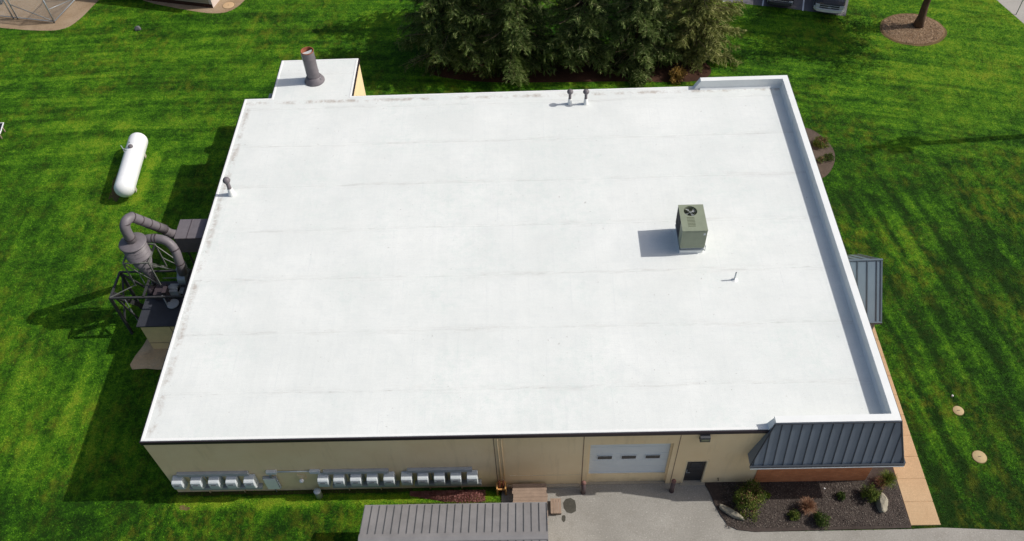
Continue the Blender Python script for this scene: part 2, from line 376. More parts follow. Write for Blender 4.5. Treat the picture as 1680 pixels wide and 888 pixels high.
# lawn: mown in streaks; the same colouring serves the sheet and the loose blades standing on it
def lawn_mat(name, blades):
    a = MN(name, .8, 0, .12)
    x, y, z = a.sep()
    n0 = a.noise(.16, 5, .6); n1 = a.noise(.7, 6, .65); n2 = a.noise(3.0, 6, .78); n3 = a.noise(10, 5, .78); n4 = a.noise(28, 3, .7)
    def streak(ux, uy, slant, dist=.1, detail=5):
        cb = a.n('ShaderNodeCombineXYZ')
        a.lk(a.math('MULTIPLY', a.math('ADD', x, a.math('MULTIPLY', y, slant)), ux), cb.inputs[0]); a.lk(a.math('MULTIPLY', a.math('SUBTRACT', y, a.math('MULTIPLY', x, slant)), uy), cb.inputs[1])
        return a.noise(1, detail, .6, cb.outputs[0], dist)
    right = a.math('MULTIPLY', a.rng(x, 29, 33), a.rng(y, 24, 16))
    leftlow = a.math('MULTIPLY', a.rng(x, 1, -3), a.rng(y, 25, 15))
    wv = a.math('PINGPONG', a.math('ADD', a.math('ADD', x, a.math('MULTIPLY', y, .16)), a.math('MULTIPLY', a.noise(.35, 3), 1.6)), .68)
    s_right = a.math('ADD', a.math('MULTIPLY', a.rng(streak(1.5, .06, .16, .08), .42, .58), .5), a.math('MULTIPLY', a.rng(wv, .04, .34), .5))
    s_left = a.rng(streak(1.0, .09, .02, .2), .36, .64)
    bend = a.math('MULTIPLY', a.math('POWER', a.math('MULTIPLY', a.math('ADD', x, 8), .06), 2), .8)
    cb = a.n('ShaderNodeCombineXYZ'); a.lk(a.math('MULTIPLY', x, .06), cb.inputs[0]); a.lk(a.math('MULTIPLY', a.math('ADD', y, bend), 1.25), cb.inputs[1])
    s_top = a.rng(a.noise(1, 5, .6, cb.outputs[0], .12), .4, .6)
    st = a.n('ShaderNodeMix', data_type='FLOAT'); a.lk(leftlow, st.inputs[0]); a.lk(s_top, st.inputs[2]); a.lk(s_left, st.inputs[3])
    st2 = a.n('ShaderNodeMix', data_type='FLOAT'); a.lk(right, st2.inputs[0]); a.lk(st.outputs[0], st2.inputs[2]); a.lk(s_right, st2.inputs[3])
    v = a.math('ADD', a.math('MULTIPLY', n1, 1.05), a.math('MULTIPLY', n2, 1.25)); v = a.math('SUBTRACT', v, .02)
    amp = a.math('ADD', a.math('MULTIPLY', a.rng(a.noise(.12, 3), .35, .65, .16, .36), a.rng(y, -1.5, 2, .15, 1)), a.math('MULTIPLY', right, .22))
    v = a.math('ADD', v, a.math('MULTIPLY', st2.outputs[0], amp))
    v = a.math('ADD', v, a.math('MULTIPLY', n0, .5)); v = a.math('ADD', v, a.math('MULTIPLY', n3, 1.25))
    v = a.math('SUBTRACT', v, a.math('MULTIPLY', right, .36))
    v = a.math('ADD', v, a.math('MULTIPLY', a.math('MULTIPLY', a.rng(x, 36, 44), a.rng(y, 18, 26)), .2))
    v = a.math('SUBTRACT', v, a.math('MULTIPLY', a.math('MULTIPLY', a.rng(y, 1, -1.2), a.rng(a.noise(.9, 4, .6), .42, .56)), .16))
    fr1 = a.math('MULTIPLY', a.math('MULTIPLY', a.rng(y, -1.0, -.6), a.rng(y, -.2, -.3)), a.math('MULTIPLY', a.rng(x, -.2, .3), a.rng(x, 14.3, 14)))
    fr2 = a.math('MULTIPLY', a.math('MULTIPLY', a.rng(x, -7.4, -7.1), a.rng(x, -6.3, -6.9)), a.math('MULTIPLY', a.rng(y, 17.4, 18.2), a.rng(y, 22.6, 21.5)))
    v = a.math('ADD', v, a.math('MULTIPLY', a.math('MAXIMUM', fr1, fr2), .42))
    if blades:
        g = a.n('ShaderNodeNewGeometry'); v = a.math('ADD', v, a.rng(g.outputs['Random Per Island'], 0, 1, -.3, .2))
    tv = a.rng(v, 1.72, 2.58)
    cr = a.n('ShaderNodeValToRGB'); a.lk(tv, cr.inputs[0])
    e = cr.color_ramp.elements; e[0].position = .03; e[0].color = (*L((26, 58, 8)), 1); e[1].position = .97; e[1].color = (*L((148, 178, 44)), 1)
    for p_, c_ in ((.25, (42, 86, 12)), (.45, (66, 118, 18)), (.65, (92, 148, 26)), (.82, (120, 170, 34))):
        q = e.new(p_); q.color = (*L(c_), 1)
    c = cr.outputs[0]
    yel = a.math('MULTIPLY', a.rng(a.noise(.2, 4, .6), .44, .6), a.rng(a.noise(1, 5, .75, a.co((1.6, 1.0, 1))), .47, .66))
    c = a.mix(a.math('MULTIPLY', yel, .48), c, L((160, 164, 44)))
    bro = a.math('MULTIPLY', a.rng(a.noise(.45, 4, .6), .5, .66), a.rng(a.noise(4, 4, .75), .5, .68))
    c = a.mix(a.math('MULTIPLY', bro, .34), c, L((124, 110, 54)))
    c = a.mix(a.rng(a.noise(2.2, 6, .8), .68, .73, 0, .55), c, L((166, 160, 96)))
    if not blades: c = a.mix(a.rng(n4, .44, .58, 0, .65), c, L((24, 48, 8)))
    a.base(c)
    if not blades: a.bump(a.math('ADD', a.math('MULTIPLY', n3, .8), a.math('MULTIPLY', n4, .5)), 1.0, .12)
    return a.m
M['lawn'] = lawn_mat('mown_lawn', False); M['blade'] = lawn_mat('lawn_blades', True)

# ------------------------------------------------------------------ setting
def sheet(name, poly, z, mat, kind='structure'):
    b = MB(); b.add([(p[0], p[1], z) for p in poly], [tuple(range(len(poly)))])
    return tag(b.build(name, mat), kind=kind)
def wobbly(cx, cy, rx, ry, n=40, amp=.06, seed=1, rot=0):
    rd = random.Random(seed); ph = [rd.uniform(0, 6.28) for _ in range(4)]
    out = []
    for k in range(n):
        t = 2*PI*k/n; r = 1+amp*(math.sin(2*t+ph[0])+.6*math.sin(3*t+ph[1])+.5*math.sin(5*t+ph[2])+.4*math.sin(9*t+ph[3])) + rd.uniform(-amp, amp)*.4
        X, Y = rx*r*math.cos(t), ry*r*math.sin(t)
        out.append((cx+X*math.cos(rot)-Y*math.sin(rot), cy+X*math.sin(rot)+Y*math.cos(rot)))
    return out
def smooth_poly(pts, it=2):
    for _ in range(it):
        o = []
        for i in range(len(pts)):
            p, q = Vector(pts[i][:2]), Vector(pts[(i+1) % len(pts)][:2]); o += [p*.75+q*.25, p*.25+q*.75]
        pts = o
    return [(p[0], p[1]) for p in pts]
b = MB(); b.add([(-400, -300, 0), (450, -300, 0), (450, 500, 0), (-400, 500, 0)], [(0, 1, 2, 3)])
tag(b.build('ground', M['lawn']), kind='structure')

# driveway with the planted bed cut into its right side
drive = [(14.3, -.0), (17.9, 0), (23.1, 0), (23.3, -.5), (23.42, -1.0), (23.6, -1.5), (23.85, -1.95), (24.2, -2.16), (24.9, -2.26), (31.4, -2.24), (32.65, -2.2), (38, -2.5), (80, -4.2), (80, -14), (8, -14), (8, -3.6), (14.3, -3.0)]
sheet('driveway', drive, .008, M['drive'])
bedpoly = [(23.1, 0.05), (23.3, -.5), (23.42, -1.0), (23.6, -1.5), (23.85, -1.95), (24.2, -2.16), (24.9, -2.26), (31.39, -2.2), (31.39, 6.5), (30.0, 6.5), (30, 0.05)]
b = MB(); b.prism(bedpoly[::-1], -.02, .05); bed = tag(b.build('mulch_bed', M['mulch']), kind='structure')
b = MB()
yj = [-2.1+1.05*k for k in range(12)]
for k in range(11): b.bbox(31.4, 32.63, yj[k]+.012, yj[k+1]-.012, -.03, .05, .012)
b.box(31.42, 32.61, -2.08, 9.4, -.03, .03)
tag(b.build('walkway', M['walk']), kind='structure')
# gravel yards at the far left
g1 = smooth_poly([G(-60, 38)[:2], (G(0, 46)[:2]), G(60, 51)[:2], G(104, 50)[:2], G(130, 34)[:2], G(160, 2)[:2], (-13.6, 46), (-40, 52)], 2)
sheet('gravel_yard', g1, .006, M['gravel'])
g2 = smooth_poly([G(170, -30)[:2], G(232, 2)[:2], G(290, 14)[:2], G(350, 24)[:2], G(384, 18)[:2], G(410, -8)[:2], (-1.5, 46), (-12, 50)], 2)
sheet('gravel_strip', g2, .006, M['gravel'])
# parking lot and road at the far right
pl = [G(1178, 2), G(1300, 15), G(1387, 27), (38.9, 37.5), (44, 60), (24, 62), (20, 39)]
sheet('parking_lot', pl, .006, M['lot'])
PA = R(-15.6)   # the lot's turn
def stripe_at(px, w_=.1):
    p = G(*px); d = Vector((math.sin(-PA), math.cos(-PA), 0)); s_ = Vector((d.y, -d.x, 0))*w_/2
    q = p+d*5.2
    return [(p-s_), (p+s_), (q+s_), (q-s_)]
b = MB()
for px in ((1251, 10), (1317, 18), (1187, 3)):
    b.add([(v[0], v[1], .011) for v in stripe_at(px)], [(0, 1, 2, 3)])
tag(b.build('parking_lines', M['whitepaint']), kind='structure')
b = MB(); p0, p1 = G(1186, 3), G(1388, 27.5)
rd_ = [(48.0, 37.2), (49.35, 32.3), (51.5, 24), (90, 24), (90, 60), (42, 60)]
sheet('road', rd_, .006, M['road'])
# tree mulch ring, beds
sheet('tree_ring', wobbly(41.75, 32.55, 2.0, 1.75, 48, .015, 3), .03, M['bark'])
sheet('tree_ring_edge', wobbly(41.75, 32.52, 2.13, 1.9, 48, .015, 3), .012, M['dirt'])
sheet('side_bed', smooth_poly([(29.9, 23.2), (32.3, 23.1), (33.1, 22.6), (33.75, 21.2), (33.65, 20.1), (33.0, 18.9), (32.2, 18.4), (29.9, 18.4)], 2), .02, M['greymulch'])
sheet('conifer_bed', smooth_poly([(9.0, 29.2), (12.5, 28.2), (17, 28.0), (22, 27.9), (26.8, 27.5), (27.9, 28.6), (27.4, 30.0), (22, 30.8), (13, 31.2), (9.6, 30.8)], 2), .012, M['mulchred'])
sheet('equipment_pad', [(-3.6, 8.6), (-3.75, 7.9), (-3.98, 7.3), (-4.08, 6.8), (-3.9, 6.52), (-3.2, 6.56), (-2.6, 6.48), (-1.5, 6.55), (-.02, 6.5), (-.02, 12), (-3.5, 12)], .03, M['stained'])
sheet('bare_patch', wobbly(-8.3, 19.6, .42, 1.5, 60, .22, 8), .006, M['dirt'])
sheet('bare_patch', wobbly(.45, -.75, .22, .12, 30, .25, 9), .006, M['dirt'])
sheet('wet_patch', wobbly(17.24, -.95, .30, .36, 9, .07, 5), .013, M['patch'])
sheet('wet_patch', wobbly(16.95, -1.52, .1, .14, 12, .15, 6), .013, M['patch'])
# worn foundation strip in front of the wall
sheet('foundation_strip', [(0, 0), (10.4, 0), (10.4, -.16), (8.5, -.2), (6, -.17), (4.4, -.22), (3, -.15), (1.2, -.2), (0, -.14)], .006, M['weedy'])


# loose blades and clover standing up out of the mown sheet, everywhere the lawn is in view
def in_poly(X, Y, poly):
    ins = np.zeros(len(X), bool); n = len(poly)
    for i in range(n):
        x0, y0 = poly[i][0], poly[i][1]; x1, y1 = poly[(i+1) % n][0], poly[(i+1) % n][1]
        c = ((y0 > Y) != (y1 > Y)) & (X < (x1-x0)*(Y-y0)/((y1-y0) if y1 != y0 else 1e-9)+x0); ins ^= c
    return ins
rs = np.random.RandomState(77); NB = 800000
X = rs.uniform(-24, 52, NB); Y = rs.uniform(-4.2, 44, NB)
px = np.stack([X-CAM[0], Y-CAM[1], np.full(NB, -CAM[2])], 1); zz = px@np.array(AX[2]); uu = 840+FPX*(px@np.array(AX[0]))/zz; vv = 444-FPX*(px@np.array(AX[1]))/zz
keep = (uu > -120) & (uu < 1800) & (vv > -60) & (vv < 960)
keep &= ~((X > .0) & (X < 30) & (Y > 0) & (Y < 26.2))
for pol in (drive, bedpoly, [(31.35, -2.15), (32.68, -2.15), (32.68, 9.4), (31.35, 9.4)], g1, g2, pl, rd_, wobbly(41.75, 32.52, 2.13, 1.9, 48, .015, 3), [(7.6, -1.9), (7.6, -6), (17, -6), (17, -1.9)],
            [(29.9, 23.2), (32.3, 23.1), (33.4, 22.2), (33.7, 20.5), (33.0, 18.9), (32.2, 18.4), (29.9, 18.4)], [(9.3, 29.2), (12.5, 28.2), (17, 27.9), (22, 27.8), (26.8, 27.6), (28.0, 28.6), (27.2, 30.0), (22, 30.6), (13, 31.0)],
            wobbly(35.15, 3.33, .26, .26, 20, 0, 1), wobbly(35.3, 1.0, .33, .33, 20, 0, 1), [(-4.1, 6.4), (0, 6.4), (0, 12), (-3.8, 12)], wobbly(-8.3, 19.6, .35, 1.3, 20, .1, 8)):
    keep &= ~in_poly(X, Y, pol)
X, Y = X[keep], Y[keep]; k = len(X)
lean = rs.uniform(.35, 1.25, k); az = rs.uniform(0, 2*PI, k); ln_ = rs.uniform(.035, .08, k)
d = np.stack([np.sin(lean)*np.cos(az), np.sin(lean)*np.sin(az), np.cos(lean)], 1)*ln_[:, None]
sd = np.stack([-np.sin(az), np.cos(az), np.zeros(k)], 1)*rs.uniform(.006, .015, k)[:, None]
P = np.stack([X, Y, np.full(k, .0)], 1)
gb = np_mesh('grass_blades', np.stack([P-sd*.6, P+sd*.6, P+d*.7+sd, P+d, P+d*.7-sd], 1), 5, M['blade'])
tag(gb, 'short green and yellowish grass blades of the mown lawn', 'grass', kind='stuff')

# ------------------------------------------------------------------ main building
H = 4.62; W = 30.0; D = 21.4; HP = 5.16
bd = thing('industrial_building', 'large flat white-roofed tan stucco building with grey metal mansard and brick corner', 'building', (15, 10.7, 0))
def part(mb, name, mat, parent=None, label=None):
    par = parent or bd; o = mb.build(name, mat, par, label)
    off = Vector((0, 0, 0)); q = par
    while q is not None: off += Vector(q.location); q = q.parent
    for q in mb.objs: q.data.transform(Matrix.Translation(-off))
    return o
GX0, GX1, GZ = 18.0, 21.43, 3.6
DX0, DX1, DZ = 22.12, 23.03, 2.03
T = .3; ZT = 4.5
b = MB()
b.box(0, GX0, 0, T, -.1, ZT); b.box(GX0, GX1, 0, T, GZ, ZT); b.box(GX1, DX0, 0, T, -.1, ZT); b.box(DX0, DX1, 0, T, DZ, ZT); b.box(DX1, W, 0, T, -.1, ZT)
b.box(0, T, T, D, -.1, ZT); b.box(W-T, W, T, D-T, -.1, ZT); b.box(T, W, D-T, D, -.1, ZT)
b.box(1.5, 1.5+T, D, 24.85, -.1, ZT); b.box(6-T, 6, D, 24.85, -.1, ZT); b.box(1.5+T, 6-T, 24.85-T, 24.85, -.1, ZT)
b.box(GX0-.01, GX1+.01, .3, .55, -.1, .0)
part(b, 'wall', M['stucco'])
# roof slab
poly = [(.02, .02), (29.9, .02), (29.9, 21.38), (5.98, 21.38), (5.98, 24.83), (1.52, 24.83), (1.52, 21.38), (.02, 21.38)]
b = MB(); b.prism(poly, ZT, 4.6); ro = part(b, 'roof', M['roof'])
ro.data.transform(Matrix.Translation((15, 10.7, 0))); ro.location = (-15, -10.7, 0)   # roof pattern is measured from the wall corner
# raised white edge + dark fascia
def run(b, x0, x1, y0, y1, z0, z1): b.box(min(x0, x1), max(x0, x1), min(y0, y1), max(y0, y1), z0, z1)
b = MB(); e = .12; o_ = .0
edges = [(-o_, 25.2, -o_, e), (-o_, e, e, D+o_), (e, 1.5-o_, D-e, D+o_), (1.5-o_, 1.5+e, D-e, 24.85+o_), (1.5+e, 6+o_, 24.85-e, 24.85+o_), (6-e, 6+o_, D-e, 24.85-e), (6+o_, 25.3, D-e, D+o_)]
for x0, x1, y0, y1 in edges:
    # low rounded curb: bottom wide, top narrower
    k = .05
    b.add([(x0, y0, 4.575), (x1, y0, 4.575), (x1, y1, 4.575), (x0, y1, 4.575), (x0, y0, 4.604), (x1, y0, 4.604), (x1, y1, 4.604), (x0, y1, 4.604),
           (x0+k*.3, y0+k*.3, 4.618), (x1-k*.3, y0+k*.3, 4.618), (x1-k*.3, y1-k*.3, 4.618), (x0+k*.3, y1-k*.3, 4.618)],
          [(0, 1, 5, 4), (1, 2, 6, 5), (2, 3, 7, 6), (3, 0, 4, 7), (4, 5, 9, 8), (5, 6, 10, 9), (6, 7, 11, 10), (7, 4, 8, 11), (8, 9, 10, 11), (3, 2, 1, 0)])
part(b, 'roof_edge', M['edge'])
b = MB(); f = .05
b.box(-f, 25.1, -f, 0, 4.37, 4.573); b.box(-f, 0, 0, D+f, 4.37, 4.573); b.box(0, 1.5-f, D, D+f, 4.37, 4.573); b.box(1.5-f, 1.5, D, 24.85+f, 4.37, 4.573)
b.box(1.5, 6+f, 24.85, 24.85+f, 4.37, 4.573); b.box(6, 6+f, D, 24.85, 4.37, 4.573); b.box(6+f, 25.3, D, D+f, 4.37, 4.573)
part(b, 'fascia', M['trim'])
# parapet
b = MB(); p = .27
b.box(25.2, W+.03, -.03, p, 4.3, HP); b.box(W-p, W+.03, p, D-p, 4.3, HP); b.box(25.3, W+.03, D-p, D+.03, 4.3, HP)
# sloped membrane flashing at the foot of the parapet
s_ = .09
b.add([(25.2, p, 4.6), (W-p, p, 4.6), (W-p, p, 4.72), (25.2, p, 4.72), (25.2, p+s_, 4.601), (W-p, p+s_, 4.601)], [(3, 2, 5, 4)])
b.add([(W-p, p, 4.72), (W-p, D-p, 4.72), (W-p-s_, D-p, 4.601), (W-p-s_, p, 4.601)], [(0, 1, 2, 3)])
b.add([(25.3, D-p, 4.72), (W-p, D-p, 4.72), (W-p, D-p-s_, 4.601), (25.3, D-p-s_, 4.601)], [(0, 3, 2, 1)])
# end wedges
b.add([(25.3, D-p, 4.6), (25.3, D+.03, 4.6), (25.3, D+.03, HP), (25.3, D-p, HP), (24.98, D-p, 4.6), (24.98, D+.03, 4.6)], [(0, 3, 4), (1, 5, 2), (3, 2, 5, 4)])
b.add([(25.2, p, 4.6), (25.2, -.03, 4.6), (25.2, -.03, 5.0), (25.2, p, 5.0), (25.0, p, 4.6), (25.0, -.03, 4.6)], [(0, 4, 3), (1, 2, 5), (3, 4, 5, 2)])
part(b, 'parapet', M['parapet'])
b = MB(); b.box(W+.03, W+.06, -.06, D+.06, 4.95, HP-.02); b.box(25.3, W+.03, D+.03, D+.06, 4.95, HP-.02)
part(b, 'parapet_trim', M['darkgrey'])
# panel joints, service line
b = MB()
for xx in (14.15, 17.78): b.box(xx-.02, xx+.02, -.006, .0, .02, 4.39)
b.add([(21.62, -.006, .02), (21.655, -.006, .02), (21.655, -.006, 4.39), (21.62, -.006, 4.39)], [(0, 1, 2, 3)])
part(b, 'wall_joint', M['joint'])
b = MB(); b.tube([(14.3, -.03, 4.35), (14.3, -.03, .75)], .022, 8); b.tube([(14.46, -.03, 4.35), (14.46, -.03, .75)], .018, 8)
part(b, 'conduit', M['stucco'])
b = MB(); b.box(14.7, 17.7, -.03, -.003, 1.02, 1.05); part(b, 'rail_strip', M['lighttan'])
# garage door
b = MB()
b.box(GX0+.01, GX1-.01, .2, .25, .74, GZ-.003)
for k in range(1, 5): b.box(GX0+.01, GX1-.01, .192, .199, .74+k*.57-.012, .74+k*.57+.012)
b.box(GX0+.01, GX1-.01, .17, .199, .74, .81)
gd = part(b, 'garage_door', M['door_white'], bd, 'pale grey sectional door with three dark slot windows')
for xa in (18.42, 19.42, 20.42):
    b = MB(); b.box(xa-.03, xa+.62, .17, .188, 2.02, 2.32); fr = part(b, 'window', M['door_white'], gd)
    for ob, zz in ((fr, 0),): pass
    b = MB(); b.box(xa, xa+.59, .158, .168, 2.05, 2.29)
    o = b.build('pane', M['glass'], gd); o.data.transform(Matrix.Translation((-15, -10.7, 0)))
b = MB(); b.box(GX0+.003, GX1-.003, .13, .28, -.05, .737); part(b, 'door_upstand', M['stucco'])
b = MB(); b.box(GX0+.003, GX1-.003, .004, .129, -.05, .03); part(b, 'threshold', M['concrete'])
b = MB(); b.box(GX0+.003, GX0+.07, .1, .19, .74, GZ-.005); b.box(GX1-.07, GX1-.003, .1, .19, .74, GZ-.005); part(b, 'door_track_trim', M['stucco'])
# entry door
b = MB(); b.box(DX0, DX0+.05, -.01, .2, .02, DZ-.0); b.box(DX1-.05, DX1, -.01, .2, .02, DZ); b.box(DX0-.02, DX1+.02, -.02, .2, DZ, DZ+.05)
part(b, 'door_frame', M['lighttan'])
b = MB(); b.box(DX0+.052, DX1-.052, .1, .15, .02, DZ-.004)
for zz in (.35, .9): b.box(DX0+.15, DX1-.15, .09, .099, zz, zz+.02)
dr = part(b, 'entry_door', M['door_dark'])
b = MB(); b.box(DX0+.25, DX1-.2, .08, .098, 1.25, 1.75); part(b, 'door_window', M['glass'])
b = MB(); b.box(DX0+.1, DX0+.15, .03, .098, .9, 1.12); b.tube([(DX0+.125, .03, .95), (DX0+.125, .0, 1.0), (DX0+.26, .0, 1.0)], .014, 8); part(b, 'door_handle', M['galv'])
b = MB(); b.box(DX0-.05, DX1+.1, -.12, .2, -.02, .06); part(b, 'door_sill', M['concrete'])
# brick corner
b = MB(); b.box(25.22, W+.03, -.035, -.003, -.05, 3.0); b.box(W+.003, W+.03, -.003, 6.3, -.05, 4.9); part(b, 'brick_wall', M['brick'])
# mansard
ZM, YM, XL, XR = 2.6, -.57, 24.55, 30.74
TL, TR = (25.2, -.035, 5.12), (W+.035, -.035, 5.12)
b = MB()
b.add([TL, TR, (XR, YM, ZM), (XL, YM, ZM), (XL, -.003, ZM), (25.2, -.003, 5.12), (XR, .0, ZM), (W+.035, .0, 5.12)],
      [(3, 2, 1, 0), (4, 3, 0, 5), (2, 6, 7, 1), (4, 6, 2, 3)])
b.mat(1)
def on_front(x_, t):  # t 0 bottom .. 1 top
    return Vector((x_, YM+(TL[1]-YM)*t, ZM+(5.12-ZM)*t))
n_ = Vector((0, -2.52, .535)).normalized()
for k in range(17):
    x_ = XL+.12+.395*k
    t0, t1 = 0, 1
    if x_ < 25.2: t1 = (x_-XL)/(25.2-XL)
    if x_ > W+.03: t1 = (XR-x_)/(XR-W-.03)
    if t1 < .05: continue
    b.bar(on_front(x_, .0)+n_*.012, on_front(x_, t1)+n_*.012, .028, .03)
for k in range(2):
    yy = YM+.16+.18*k; t1 = max(.1, 1-abs((yy-YM)-(.0))/.9) if False else (yy-YM)/(-.035-YM)
    b.bar((XR+.012, yy, ZM), (XR+(W+.03-XR)*t1+.012, yy, ZM+2.52*t1), .03, .04)
# hips and ridge caps
b.bar((XL, YM, ZM), TL, .05, .05); b.bar((XR, YM, ZM), (TR[0], TR[1], 5.12), .06, .05); b.box(25.15, W+.06, -.09, -.035, 5.09, 5.14)
o = part(b, 'mansard_roof', (M['slate'], M['slate_rib']))
b = MB(); b.box(XL-.02, XR+.02, YM-.08, YM, ZM-.04, ZM+.07); b.box(XR, XR+.07, YM, -.0, ZM-.04, ZM+.07)
part(b, 'eave_gutter', M['slate_rib'])
b = MB(); b.box(XL, XR, YM-.1, YM-.005, ZM-.09, ZM-.045); part(b, 'eave_trim', M['lightgrey'])
# entrance canopy on the right side
XC, YR, ZR, YF, YB, ZE = 31.92, 8.75, 4.38, 6.72, 10.8, 2.38
b = MB()
b.add([(W, YR, ZR), (XC, YR, ZR), (XC, YF, ZE), (W, YF, ZE), (XC, YB, ZE), (W, YB, ZE), (W, YF, ZE-.12), (XC, YF, ZE-.12), (XC, YB, ZE-.12), (W, YB, ZE-.12)],
      [(0, 3, 2, 1), (0, 1, 4, 5), (3, 6, 7, 2), (4, 8, 9, 5), (6, 9, 8, 7), (1, 2, 7, 8, 4)])
b.mat(1)
for xx in (30.35, 30.8, 31.25, 31.68):
    b.bar((xx, YR, ZR+.02), (xx, YF, ZE+.02), .03, .05); b.bar((xx, YR, ZR+.02), (xx, YB, ZE+.02), .03, .05)
b.bar((W, YR, ZR+.02), (XC+.02, YR, ZR+.02), .1, .04); b.bar((XC-.03, YR, ZR+.02), (XC-.03, YF, ZE+.02), .07, .05); b.bar((XC-.03, YR, ZR+.02), (XC-.03, YB, ZE+.02), .07, .05)
b.box(W+.1, XC, YF-.09, YF-.005, ZE-.1, ZE+.02)
part(b, 'entrance_canopy', (M['canopy'], M['canopy_rib']))
for yy in (YF+.3, YB-.3):
    b = MB(); b.box(XC-.22, XC-.08, yy-.07, yy+.07, .05, ZE-.12); part(b, 'canopy_post', M['slate'])
b = MB(); b.box(W, 31.39, 7.4, 10.2, -.02, .09); part(b, 'entrance_step', M['concrete'])
b = MB(); b.box(W+.031, W+.06, 8.2, 9.2, .09, 2.2); part(b, 'side_door', M['door_dark'])
# louvred annex box seen at left of the annex
b = MB(); b.box(1.02, 1.497, 21.9, 22.6, 3.1, 4.0); part(b, 'louvre_box', M['midgrey'])
# door stoop
b = MB(); b.prism([(21.75, -.0), (23.15, -.0), (23.22, -.42), (21.9, -.42)][::-1], -.02, .03)

# ------------------------------------------------------------------ things on the roof
def weather_pipe(name, label, x_, y_, h, r, cap_r, grp=None):
    t = thing(name, label, 'vent pipe', (x_, y_, 4.6), 0, grp)
    b = MB(); b.lathe([(r*1.9, 0), (r*1.8, .03), (r*1.5, .12), (r*1.25, h*.38), (r*1.12, h*.4)], n=20); b.build('flashing', M['edge'], t)
    b = MB(); b.lathe([(r, .05), (r, h*.82)], n=16); b.lathe([(r*1.08, h*.4), (r*1.08, h*.44)], n=16); b.build('pipe', M['duct'], t)
    b = MB(); b.lathe([(r*1.0, h*.74), (cap_r*.75, h*.78), (cap_r, h*.86), (cap_r, h*.9), (cap_r*.78, h*.985), (cap_r*.35, h*1.03), (.01, h*1.04)], n=20); b.build('cap', M['duct'], t)
    return t
weather_pipe('roof_vent', 'left of the two close capped vent pipes at the rear roof edge', 18.12, 20.2, .93, .075, .17, 'paired rear roof vents')
weather_pipe('roof_vent', 'right of the two close capped vent pipes at the rear roof edge', 18.98, 20.16, .93, .075, .17, 'paired rear roof vents')
weather_pipe('roof_vent', 'lone dark capped vent pipe on white flashing near the left roof edge', .84, 13.87, 1.12, .1, .19)
t = thing('exhaust_stack', 'wide purple-grey exhaust stack with rusty open top on rear annex roof', 'stack', (3.72, 22.9, 4.6))
b = MB(); b.lathe([(.58, 0), (.57, .05), (.42, .3), (.385, .34)], n=28)
b.build('base_skirt', M['duct'], t)
b = MB(); b.lathe([(.345, .1), (.345, 2.04)], n=28, cap=False)
for zz in (.62, 1.5): b.lathe([(.35, zz), (.36, zz+.01), (.36, zz+.03), (.35, zz+.04)], n=28, cap=False)
b.build('pipe', M['duct'], t)
b = MB(); b.lathe([(.35, 2.0), (.362, 2.01), (.362, 2.045), (.33, 2.05), (.32, 2.03), (.32, 1.5), (.01, 1.45)], n=28, cap=False); b.build('rim', M['rust'], t)
b = MB(); b.add([(-.25, -.16, 1.98), (-.27, -.09, 1.95), (.27, .16, 2.0), (.25, .1, 2.03), (-.2, -.22, 1.85), (.22, -.02, 1.85)], [(0, 1, 2, 3), (0, 3, 5, 4)])
b.build('damper_plate', M['lightgrey'], t)
b = MB(); b.tube([(.44, -.2, .2), (.44, -.2, .36)], .012, 6); b.bar((-.375, 0, .3), (-.375, 0, 1.9), .02); b.build('strap', M['galv'], t)
t = thing('plumbing_vent', 'thin white plumbing vent pipe standing in front of the rooftop air conditioner', 'vent pipe', (24.95, 7.6, 4.6))
b = MB(); b.tube([(0, 0, 0), (0, 0, .52)], .035, 12, False); b.build('pipe', M['lightgrey'], t)
b = MB(); b.lathe([(.16, 0), (.12, .02), (.045, .04), (.04, .2)], n=14, cap=False); b.build('flashing', M['edge'], t)
# air conditioner
t = thing('rooftop_air_conditioner', 'olive green packaged air conditioner with round fan on pale curb on the white roof', 'air conditioner', (22.66, 9.2, 4.6))
aw, ad = 1.12, 1.62; z0, z1 = .46, 1.56
b = MB(); b.box(.03, aw-.05, .05, ad-.05, 0, .22); b.build('curb', M['edge'], t)
b = MB(); b.box(.0, aw, .0, ad, .225, .3); b.box(.04, aw-.04, .04, ad-.04, .3, .4); b.build('rail', M['galv'], t)
b = MB()
# body walls with a true opening at the fan
b.box(0, aw, 0, .03, z0-.04, z1); b.box(aw-.03, aw, .03, ad-.03, z0-.04, z1); b.box(0, aw, ad-.03, ad, z0-.04, z1); b.box(0, .03, .03, .6, z0-.04, z1)
b.box(0.03, aw-.03, .03, ad-.03, z0-.04, z0)
fx, fy, fr_ = .50, 1.22, .31
n = 32; cir = [(fx+fr_*math.cos(2*PI*k/n), fy+fr_*math.sin(2*PI*k/n)) for k in range(n)]
def edgept(k):
    c_, s__ = math.cos(2*PI*k/n), math.sin(2*PI*k/n)
    tx = ((aw+.01-fx)/c_ if c_ > 0 else (-.01-fx)/c_) if abs(c_) > 1e-6 else 1e9
    ty = ((ad+.01-fy)/s__ if s__ > 0 else (.0-.01-fy)/s__) if abs(s__) > 1e-6 else 1e9
    tt = min(tx, ty); return (fx+c_*tt, fy+s__*tt)
ep = [edgept(k) for k in range(n)]
vs = [(c_[0], c_[1], z1+.03) for c_ in cir]+[(c_[0], c_[1], z1+.03) for c_ in ep]+[(c_[0], c_[1], z1-.12) for c_ in cir]+[(c_[0], c_[1], z1+.0) for c_ in ep]
fs = []
